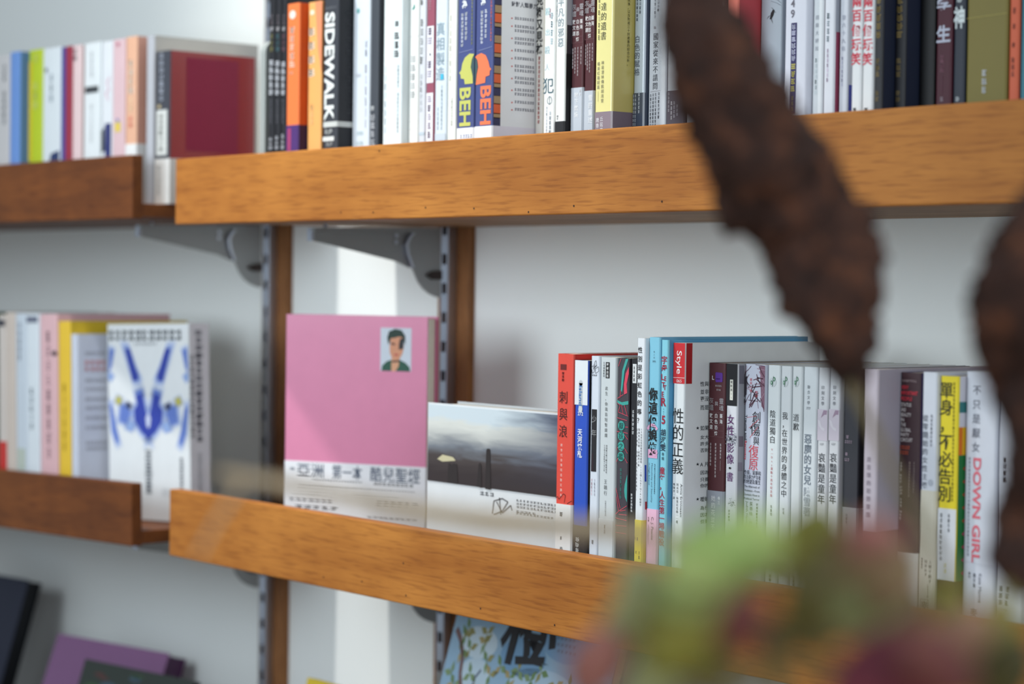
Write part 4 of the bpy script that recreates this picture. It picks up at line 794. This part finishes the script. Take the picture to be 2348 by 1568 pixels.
P.poly(fb.fr, [pp(*q) for q in ((.26, .6), (.22, .78), (.28, .92), (.48, .98), (.68, .95), (.8, .82), (.8, .62), (.72, .78), (.6, .8), (.45, .77), (.34, .76))], (38, 60, 52), 4)
P.poly(fb.fr, [pp(*q) for q in ((.6, .5), (.74, .52), (.76, .76), (.64, .76), (.6, .62))], (40, 44, 50), 5)
P.poly(fb.fr, [pp(*q) for q in ((.34, .62), (.48, .6), (.48, .64), (.34, .66))], (92, 52, 44), 5)
P.poly(fb.fr, [pp(*q) for q in ((.44, .4), (.6, .4), (.56, .36), (.48, .36))], (196, 76, 74), 5)
P.poly(fb.fr, [pp(*q) for q in ((.36, .24), (.64, .26), (.62, .22), (.4, .2))], (90, 60, 50), 4)
P.build('portrait_photo', fb.cov)['label'] = 'small passport style portrait print'
P = fb.P
for tx, a0, a1 in (('亞洲', .085, .29), ('第一本', .34, .56), ('酷兒聖經', .61, .965)):
    n = len(tx)
    for i, ch in enumerate(tx): P.glyph(fb.fr, ch, a0 + (a1 - a0) * (i + .5) / n, py(1076), (a1 - a0) / n * .98, .066, (84, 96, 116), 5, .012)
P.rect(fb.fr, .04, py(1076) - .003, .07, py(1076) + .01, (150, 156, 170), 5)
for (a0, a1, y, hh, n, cc) in ((.2, .56, 1097, .008, 18, (140, 144, 156)), (.64, .92, 1098, .013, 9, (70, 74, 84)), (.1, .93, 1112, .007, 40, (160, 162, 170)), (.05, .95, 1128, .002, 2, (170, 172, 178)), (.04, .36, 1141, .017, 7, (140, 144, 158)), (.66, .96, 1141, .014, 6, (160, 164, 176)), (.08, .4, 1158, .016, 5, (90, 92, 100)), (.6, .95, 1172, .01, 9, (140, 142, 150))):
    P.hdash(fb.fr, a0, a1, py(y), hh, cc, 5, n)
fb.done()

# sky picture book
def sky_picture():
    m = bpy.data.materials.new('stormy_sky_picture_print'); m.use_nodes = True; nt = m.node_tree; N = nt.nodes.new; L = nt.links.new; bs = nt.nodes['Principled BSDF']
    tc = N('ShaderNodeTexCoord'); mp = N('ShaderNodeMapping'); mp.inputs['Scale'].default_value = (1.2, 1, 3.0); L(tc.outputs['Generated'], mp.inputs[0])
    no = N('ShaderNodeTexNoise'); no.inputs['Scale'].default_value = 2.6; no.inputs['Detail'].default_value = 7; no.inputs['Distortion'].default_value = .5; L(mp.outputs[0], no.inputs['Vector'])
    sp = N('ShaderNodeSeparateXYZ'); L(tc.outputs['Generated'], sp.inputs[0])
    a = N('ShaderNodeMath'); a.operation = 'MULTIPLY_ADD'; a.inputs[1].default_value = .34; L(no.outputs['Fac'], a.inputs[0]); L(sp.outputs['Z'], a.inputs[2])
    cr = N('ShaderNodeValToRGB'); e = cr.color_ramp.elements
    e[0].position = .30; e[0].color = (*lin((46, 34, 34)), 1); e[1].position = 1.12; e[1].color = (*lin((196, 206, 212)), 1)
    for p_, c_ in ((.52, (66, 56, 54)), (.66, (112, 116, 124)), (.80, (188, 188, 184)), (.93, (206, 206, 200))): q = e.new(p_); q.color = (*lin(c_), 1)
    L(a.outputs[0], cr.inputs[0])
    d = N('ShaderNodeMath'); d.operation = 'MULTIPLY_ADD'; d.inputs[1].default_value = .55; L(no.outputs['Fac'], d.inputs[0]); L(sp.outputs['X'], d.inputs[2])
    mr = N('ShaderNodeMapRange'); mr.inputs[1].default_value = .75; mr.inputs[2].default_value = 1.25; L(d.outputs[0], mr.inputs[0])
    mx = N('ShaderNodeMix'); mx.data_type = 'RGBA'; mx.inputs[7].default_value = (*lin((52, 62, 88)), 1); zz = N('ShaderNodeMath'); zz.operation = 'MULTIPLY'; L(mr.outputs[0], zz.inputs[0]); L(sp.outputs['Z'], zz.inputs[1]); L(zz.outputs[0], mx.inputs[0]); L(cr.outputs[0], mx.inputs[6])
    L(mx.outputs[2], bs.inputs['Base Color']); bs.inputs['Roughness'].default_value = .4
    return m
Ys = 0.034; XL = on_y(981, 1000, Ys).x; XR = on_y(1275, 1000, 0.020).x - 0.002
hs = on_y(981, 922, Ys).z - Z_LR
fb = Face('landscape picture book with stormy sky photograph between pink and coral red books', ((XL + XR) / 2, Ys, Z_LR), XR - XL, hs, 0.034, (0, 0, 0), (226, 228, 230), side='R', group='face-out books on the lower shelves')
zp = (on_y(990, 1102, Ys).z - Z_LR)
v, f = box_vf(-fb.w / 2 + .001, fb.w / 2 - .0002, -.0006, -.0001, zp, hs - .0015); mesh_obj('sky_picture', v, f, sky_picture(), fb.root)
P = fb.P
def sp_(u, y): return (u, (on_y(981 + 294 * u, y, Ys).z - Z_LR) / hs)
DKS = (44, 36, 36)
for q in ([(.44, 1120), (.445, 1032), (.45, 1028), (.47, 1028), (.475, 1034), (.48, 1122)], [(.16, 1105), (.165, 1062), (.18, 1062), (.19, 1068), (.2, 1062), (.23, 1064), (.24, 1108)], [(.38, 1115), (.39, 1064), (.4, 1060), (.41, 1064), (.415, 1118)]):
    P.poly(fb.fr, [sp_(*p_) for p_ in q], DKS, 8)
P.poly(fb.fr, [sp_(*p_) for p_ in ((.08, 1052), (.12, 1042), (.2, 1048), (.22, 1056), (.12, 1058))], (206, 196, 160), 7)
for y, a0, a1, n in ((1132, .4, .51, 3), (1152, .66, .99, 14), (1160, .66, .99, 14), (1167, .66, .97, 13), (1174, .66, .8, 5), (1181, .66, .92, 11)): P.hdash(fb.fr, *[sp_(a, y)[0] for a in (a0, a1)], sp_((a0 + a1) / 2, y)[1], .02 if y < 1140 else .011, (130, 130, 134), 1, n)
for q in ([(.49, 1178), (.5, 1148), (.56, 1142), (.6, 1150), (.56, 1172), (.5, 1180)], [(.52, 1150), (.56, 1176), (.62, 1158), (.63, 1170)], [(.54, 1140), (.55, 1180)]): P.line(fb.fr, [sp_(*p_) for p_ in q], .008, (120, 120, 124), 1)
fb.done()

# inkblot book on the drooping shelf
yaw = math.radians(13)
zb_at = lambda X: Z_LL + .03 * (X + 1.9525)
Xk = r.X + .007; P0 = on_x(254, 950, Xk); Yk = P0.y; print('inkblot', P0)
w = lineX(440, 950, P0, yaw); ctr = P0 + V3((math.cos(yaw), math.sin(yaw), 0)) * (w / 2); zb0 = zb_at(ctr.x)
h = on_y(340, 744, Yk + .02).z - zb0
fb = Face('white book facing out with blue mirrored inkblot and black title', (ctr.x, ctr.y, zb0 + .0012), w, h, 0.030, (0, TILT, yaw), (236, 239, 242), (214, 210, 218), 'R', group='face-out books on the lower shelves')
P = fb.P; BL = (52, 70, 170); BM = (104, 130, 206); BLt = (150, 176, 226)
def q2(x, y): return ((x - 254) / 186.0, 1 - (y - 745) / 437.0)
for sgn in (0, 1):
    def mm(pts): return [q2(x if not sgn else 694 - x, y) for x, y in pts]
    for pts, c_ in (([(294, 800), (306, 800), (318, 840), (326, 860), (324, 872), (312, 872), (304, 840)], BL), ([(318, 905), (334, 900), (340, 930), (347, 960), (347, 1002), (330, 985), (316, 962), (314, 938), (322, 925)], BL),
                    ([(320, 896), (332, 890), (336, 905), (322, 912)], BM), ([(284, 925), (300, 930), (306, 945), (296, 970), (280, 962)], BM), ([(276, 905), (286, 912), (282, 928), (270, 920)], (196, 190, 90)), ([(298, 918), (310, 926), (304, 938), (294, 930)], (62, 72, 110)),
                    ([(258, 800), (268, 806), (262, 840), (256, 850)], BM), ([(256, 930), (264, 930), (272, 980), (278, 1005), (270, 1012), (262, 985)], BM), ([(256, 850), (266, 862), (260, 874), (254, 868)], BLt), ([(300, 960), (316, 970), (308, 985), (296, 980)], BLt)):
        gx = sum(a for a, _ in pts) / len(pts); gy = sum(b_ for _, b_ in pts) / len(pts)
        for sc_, cc, ly in ((1.7, (206, 216, 238), 0), (1.35, (158, 178, 228) if c_ in (BL, BM, BLt) else (176, 180, 196), 1)):
            ap = [(gx + (a - gx) * sc_, gy + (b_ - gy) * (1 + (sc_ - 1) * .6)) for a, b_ in pts]
            ap = [(min(max(a, 255), 439) if not sgn else min(max(a, 255), 439), b_) for a, b_ in ap]
            P.poly(fb.fr, mm(ap), cc, ly)
        P.poly(fb.fr, mm(pts), c_, 2 if c_ != BL else 3)
    P.poly(fb.fr, mm([(347, 940), (341, 955), (343, 972), (347, 978)]), (206, 214, 240), 4)
P.hdash(fb.fr, .02, .94, q2(0, 770)[1], .052, (70, 76, 86), 2, 11); P.hdash(fb.fr, .34, .62, q2(0, 789)[1], .012, (120, 126, 136), 2, 8)
P.dash(fb.fr, .5, q2(0, 1025)[1], q2(0, 1125)[1], 12, .10, (74, 80, 92), 2); P.dash(fb.fr, .9, q2(0, 1040)[1], q2(0, 1110)[1], 9, .05, (90, 94, 104), 2)
for y in (1112, 1118, 1124): P.hdash(fb.fr, .66, .99, q2(0, y)[1], .006, (190, 192, 200), 2, 12)
P.dash(fb.fd, .5, q2(0, 760)[1], q2(0, 1010)[1], 15, .4, (84, 84, 96), 2); P.dash(fb.fd, .15, q2(0, 815)[1], q2(0, 1000)[1], 14, .18, (60, 62, 72), 2); P.dash(fb.fd, .5, q2(0, 1030)[1], q2(0, 1120)[1], 8, .3, (180, 178, 186), 2)
fb.done()

# ------------------------------------------------------------------ leaning things on the bottom shelf
def leaning(label, xl, xr, ytop, Ytop, tilt, t, front, spine, yaw=0.0, side='L', **kw):
    """top-left corner seen at (xl, ytop); leans back by tilt"""
    P0 = on_y(xl, ytop, Ytop); yw = math.radians(yaw); ti = math.radians(tilt)
    w = lineX(xr, ytop, P0, yw); h = (P0.z - Z_B) / math.cos(ti)
    c = P0 + V3((math.cos(yw), math.sin(yw), 0)) * (w / 2)
    base = c - V3((-math.sin(yw), math.cos(yw), 0)) * (h * math.sin(ti)); base.z = Z_B
    fb = Face(label, base, w, h, t, (-ti, 0, yw), front, spine, side, group='things leaning on the bottom shelf', **kw)
    return fb
fb = leaning('pale blue illustrated book with big black character leaning below the shelf', 1052, 1425, 1392, 0.150, 17, 0.014, (150, 182, 208), (130, 160, 190))
P = fb.P
def bu(x, y): return ((x - 1052 + (y - 1392) * .26) / 373.0, 1 - (y - 1392 - (x - 1052) * .19) / (fb.h * 2430))
for (x, y, rx, ry, c_) in ((1100, 1470, .12, .05, (196, 214, 226)), (1200, 1500, .14, .06, (120, 160, 196)), (1090, 1540, .1, .05, (190, 210, 224)), (1300, 1470, .16, .06, (128, 166, 202)), (1240, 1560, .2, .05, (176, 200, 220))): u, vv = bu(x, y); P.ell(fb.fr, u, vv, rx, ry, c_, 0)
u, vv = bu(1232, 1438); P.glyph(fb.fr, '樹', u, vv, .42, .26, (44, 44, 48), 3, .015)
P.line(fb.fr, [bu(*q) for q in ((1048, 1440), (1058, 1465), (1062, 1500), (1056, 1540), (1058, 1580), (1060, 1640))], .02, (122, 96, 96), 2)
P.line(fb.fr, [bu(*q) for q in ((1080, 1580), (1090, 1548), (1105, 1530))], .01, (110, 120, 140), 2)
rr = random.Random(5)
for (x, y) in ((1078, 1440), (1070, 1455), (1060, 1490), (1080, 1485), (1120, 1450), (1115, 1470), (1035, 1540), (1080, 1540), (1118, 1510), (1125, 1540), (1150, 1520), (1170, 1545), (1190, 1530), (1215, 1550), (1240, 1530), (1165, 1570), (1215, 1575), (1270, 1560), (1075, 1580), (1040, 1570), (1300, 1560), (1140, 1600), (1200, 1610)):
    u, vv = bu(x, y); an = rr.uniform(0, 3.1)
    for k in range(3):
        a2 = an + k * 2.0 + rr.uniform(-.3, .3); du, dv = math.cos(a2) * .035, math.sin(a2) * .03
        P.poly(fb.fr, [(u, vv), (u + du * .6 - dv * .35, vv + dv * .6 + du * .35), (u + du * 1.4, vv + dv * 1.4), (u + du * .6 + dv * .35, vv + dv * .6 - du * .35)], rr.choice(((112, 140, 92), (150, 146, 96), (128, 152, 110), (170, 156, 110))), 2)
for i in range(60):
    u, vv, an = rr.uniform(.06, .94), rr.uniform(.05, .56), rr.uniform(0, 3.1)
    for k in range(3):
        a2 = an + k * 2.0; du, dv = math.cos(a2) * .035, math.sin(a2) * .03
        P.poly(fb.fr, [(u, vv), (u + du * .6 - dv * .35, vv + dv * .6 + du * .35), (u + du * 1.4, vv + dv * 1.4), (u + du * .6 + dv * .35, vv + dv * .6 - du * .35)], rr.choice(((112, 140, 92), (150, 146, 96), (128, 152, 110), (170, 156, 110))), 2)
for y in (1442, 1456, 1470, 1484): u, vv = bu(1275, y); P.hdash(fb.fr, u, u + .12, vv, .008, (110, 132, 156), 2, 5)
fb.done()
leaning('yellow book top just showing at the bottom frame edge', 706, 800, 1553, 0.150, 14, 0.012, (236, 204, 40), (206, 176, 40)).done()
fb = leaning('mauve purple box leaning on the bottom shelf', 134, 388, 1452, 0.175, 22, 0.030, (150, 104, 150), (92, 52, 92), 11, pages=paper((84, 48, 84))); fb.done()
fb = leaning('dark green framed picture leaning before the mauve box', 196, 446, 1510, 0.105, 20, 0.010, (50, 58, 52), (40, 46, 44), 9, kind='framed_picture', cat='picture', pages=paper((40, 44, 44)))
P = fb.P; rr = random.Random(9)
for i in range(26): P.ell(fb.fr, rr.uniform(.08, .92), rr.uniform(.45, .97), rr.uniform(.03, .09), rr.uniform(.01, .04), rr.choice(((70, 90, 104), (92, 60, 58), (64, 88, 60), (58, 64, 62), (84, 100, 90))), 1)
fb.done()
leaning('navy black board leaning at the lower left frame corner', -120, 66, 1298, 0.165, 18, 0.022, (26, 32, 58), (14, 16, 24), 9, kind='display_board', cat='board', pages=paper((14, 16, 22))).done()

# ------------------------------------------------------------------ foreground branches and leaves
t = thing('gnarled_branch', 'thick dark brown gnarled branch slanting across the right foreground', 'branch', at_dist(1585, -160, .80))
def rel(t, pts): return [p - t.location for p in pts]
cl = [(1500, -240, 80), (1570, -80, 66), (1592, 20, 70), (1640, 140, 104), (1708, 280, 116), (1762, 400, 136), (1846, 500, 136), (1890, 600, 122), (1916, 690, 98), (1930, 780, 68), (1948, 850, 40), (1962, 905, 14)]
ZD = .80
pts = [at_dist(x, y, ZD + .015 * math.sin(i * 1.3)) for i, (x, y, w_) in enumerate(cl)]
tube('bark', rel(t, pts), [w_ / FPX * ZD for *_, w_ in cl], M_BARK, t, 40, .42, 12)
tube('thin_tip', rel(t, [at_dist(x, y, z) for x, y, z in ((1950, 880, .79), (1990, 960, .74), (2022, 1030, .70), (2070, 1130, .66), (2130, 1230, .63), (2190, 1320, .60))]), [.0022, .0018, .0016, .0016, .0015, .0012], M_OLIVETWIG, t, 8, 0, 4)
t = thing('gnarled_branch', 'thick dark brown gnarled branch at the right frame edge', 'branch', at_dist(2440, 420, .74))
cl = [(2500, 380, 60), (2420, 470, 84), (2372, 580, 112), (2352, 690, 110), (2346, 790, 104), (2372, 880, 96), (2400, 960, 84), (2410, 1060, 84), (2385, 1150, 86), (2346, 1235, 78), (2340, 1300, 56), (2356, 1350, 20)]
pts = [at_dist(x, y, .74 + .012 * math.sin(i * 1.7)) for i, (x, y, w_) in enumerate(cl)]
tube('bark', rel(t, pts), [w_ / FPX * .74 for *_, w_ in cl], M_BARK, t, 40, .38, 12)

t = thing('dry_twig', 'thin dry beige twig crossing in front of the lower shelf', 'twig', at_dist(1700, 1330, .62))
tube('stem', rel(t, [at_dist(x, y, z) for x, y, z in ((1790, 1330, .60), (1660, 1275, .61), (1540, 1240, .62), (1400, 1215, .63), (1280, 1208, .64), (1120, 1195, .645), (960, 1172, .65), (800, 1140, .655), (640, 1108, .66), (500, 1084, .665))]), [.0028, .0027, .0026, .0028, .0032, .0034, .0032, .0027, .0022, .0014], M_TWIG, t, 8, .12, 4)
tube('side_shoot', rel(t, [at_dist(x, y, z) for x, y, z in ((560, 1095, .663), (520, 1160, .665), (485, 1215, .668), (450, 1285, .67))]), [.0012, .001, .0008, .0005], M_TWIG, t, 6, 0, 4)

def leaf_mat(name, c1, c2):
    m = bpy.data.materials.new(name); m.use_nodes = True; nt = m.node_tree; N = nt.nodes.new; L = nt.links.new; b_ = nt.nodes['Principled BSDF']
    tc = N('ShaderNodeTexCoord'); no = N('ShaderNodeTexNoise'); no.inputs['Scale'].default_value = 70; no.inputs['Detail'].default_value = 3; L(tc.outputs['Object'], no.inputs['Vector'])
    cr = N('ShaderNodeValToRGB'); cr.color_ramp.elements[0].position = .4; cr.color_ramp.elements[1].position = .62
    cr.color_ramp.elements[0].color = (*lin(c1), 1); cr.color_ramp.elements[1].color = (*lin(c2), 1); L(no.outputs['Fac'], cr.inputs[0]); L(cr.outputs[0], b_.inputs['Base Color'])
    b_.inputs['Roughness'].default_value = .55; b_.inputs['Subsurface Weight'].default_value = .15; b_.inputs['Subsurface Radius'].default_value = (.004, .006, .002); b_.inputs['Subsurface Scale'].default_value = .3
    return m
LM = {'light': leaf_mat('leaf_pale_green', (150, 176, 96), (186, 202, 126)), 'olive': leaf_mat('leaf_olive', (120, 116, 44), (150, 142, 62)), 'grey': leaf_mat('leaf_sage', (150, 158, 108), (178, 176, 130)),
      'taupe': leaf_mat('leaf_sage_rose', (130, 116, 80), (158, 120, 96)), 'rose': leaf_mat('leaf_rose', (150, 92, 84), (176, 120, 108)), 'maroon': leaf_mat('leaf_maroon', (100, 48, 46), (120, 66, 54)), 'dark': leaf_mat('leaf_dark_olive', (66, 60, 24), (88, 80, 36)), 'wine': leaf_mat('leaf_wine', (112, 40, 56), (132, 58, 70))}
M_STEM = simple('leaf_stalk', (132, 116, 70), .7, 0, .2, 60)
def leaf(parent, x, y, z, L_px, W_px, ang, kind, pitch=.3, yaw_=.2):
    Ls, Ws = L_px / FPX * z, W_px / FPX * z; nu, nv = 10, 8
    c = at_dist(x, y, z); a = math.radians(ang)
    ex = (R_ * math.cos(a) + U_ * math.sin(a)); ey = (-R_ * math.sin(a) + U_ * math.cos(a)); n = -F_
    ex = (ex * math.cos(pitch) + n * math.sin(pitch)).normalized(); n2 = ex.cross(ey).normalized()
    ey = (ey * math.cos(yaw_) + n2 * math.sin(yaw_)).normalized(); n2 = ex.cross(ey).normalized()
    v, f = [], []
    for side in (1, -1):
        for i in range(nu + 1):
            s_ = i / nu; wd = (math.sin(math.pi * min(1, s_ * .94 + .03)) ** .62) * (1 - .18 * s_)
            for j in range(nv + 1):
                q = j / nv * 2 - 1
                cup = -.22 * Ws * (q * q) * wd + .12 * Ls * math.sin(s_ * 2.6) + .02 * Ws * math.sin(s_ * 19 + q * 3)
                th = .0008 * (1 - q * q * .8)
                v.append(c + ex * (Ls * (s_ - .5)) + ey * (Ws / 2 * q * wd) + n2 * (cup + side * th) - parent.location)
    m = (nu + 1) * (nv + 1)
    for s0 in (0, m):
        for i in range(nu):
            for j in range(nv):
                k = s0 + i * (nv + 1) + j; q = (k, k + 1, k + nv + 2, k + nv + 1); f.append(q if s0 == 0 else q[::-1])
    rim = [j for j in range(nv + 1)] + [i * (nv + 1) + nv for i in range(1, nu + 1)] + [nu * (nv + 1) + j for j in range(nv - 1, -1, -1)] + [i * (nv + 1) for i in range(nu - 1, 0, -1)]
    for k in range(len(rim)):
        a_, b_ = rim[k], rim[(k + 1) % len(rim)]; f.append((a_, a_ + m, b_ + m, b_))
    return mesh_obj('leaf', v, f, LM[kind], parent, smooth=True), c - ex * (Ls * .48)
t = thing('leafy_sprig', 'blurred green and maroon leafy sprig in the lower right foreground', 'plant', at_dist(1830, 1760, .56))
LEAVES = [(1640, 1280, .50, 250, 210, 35, 'light', .2, .2), (1720, 1245, .52, 220, 180, 100, 'light', .5, -.2), (1475, 1370, .54, 210, 150, 110, 'grey', .3, .3), (1560, 1440, .53, 260, 200, 60, 'olive', .3, -.3), (1610, 1360, .52, 220, 170, 20, 'light', .4, .2),
          (1862, 1255, .54, 210, 190, 80, 'olive', .2, .1), (1985, 1270, .52, 210, 170, 50, 'taupe', .3, -.2), (1960, 1370, .54, 300, 240, 30, 'grey', .3, .2), (2000, 1235, .50, 150, 120, 10, 'rose', .4, .2), (1702, 1425, .46, 190, 140, 85, 'maroon', .3, .2),
          (1856, 1375, .485, 230, 150, 100, 'dark', .3, .2), (1885, 1425, .56, 180, 150, 40, 'olive', .3, .3), (1370, 1520, .55, 210, 150, 70, 'rose', .3, .2), (2060, 1540, .48, 330, 230, 20, 'wine', .3, -.2), (2190, 1480, .50, 260, 190, 60, 'taupe', .5, .2), (2310, 1545, .50, 220, 170, 80, 'dark', .3, .2),
          (2075, 1400, .55, 170, 130, 120, 'taupe', .4, .1), (1500, 1560, .55, 200, 150, 100, 'grey', .4, .2), (1640, 1520, .56, 190, 120, 70, 'olive', .5, .2), (2180, 1400, .54, 190, 110, 110, 'olive', .4, .2), (2150, 1520, .46, 260, 180, 140, 'maroon', .3, .2), (2290, 1450, .52, 240, 130, 95, 'olive', .4, .1), (1420, 1450, .55, 200, 120, 80, 'grey', .4, .2), (2050, 1330, .53, 180, 130, 70, 'taupe', .3, .2)]
hub = [at_dist(1830, 1760, .56), at_dist(1800, 1640, .55), at_dist(1770, 1520, .55), at_dist(1740, 1420, .54), at_dist(1700, 1330, .54)]
tube('main_stalk', rel(t, hub), [.0028, .0026, .0023, .002, .0016], M_STEM, t, 8, 0, 4)
for i, lf in enumerate(LEAVES):
    lo, base = leaf(t, *lf)
    h0 = min(hub, key=lambda p: (p - base).length)
    tube('leaf_stalk', rel(t, [h0, (h0 + base) / 2 + U_ * -.004, base]), [.0012, .001, .0008], M_STEM, lo, 6, 0, 3)
bpy.context.view_layer.update()
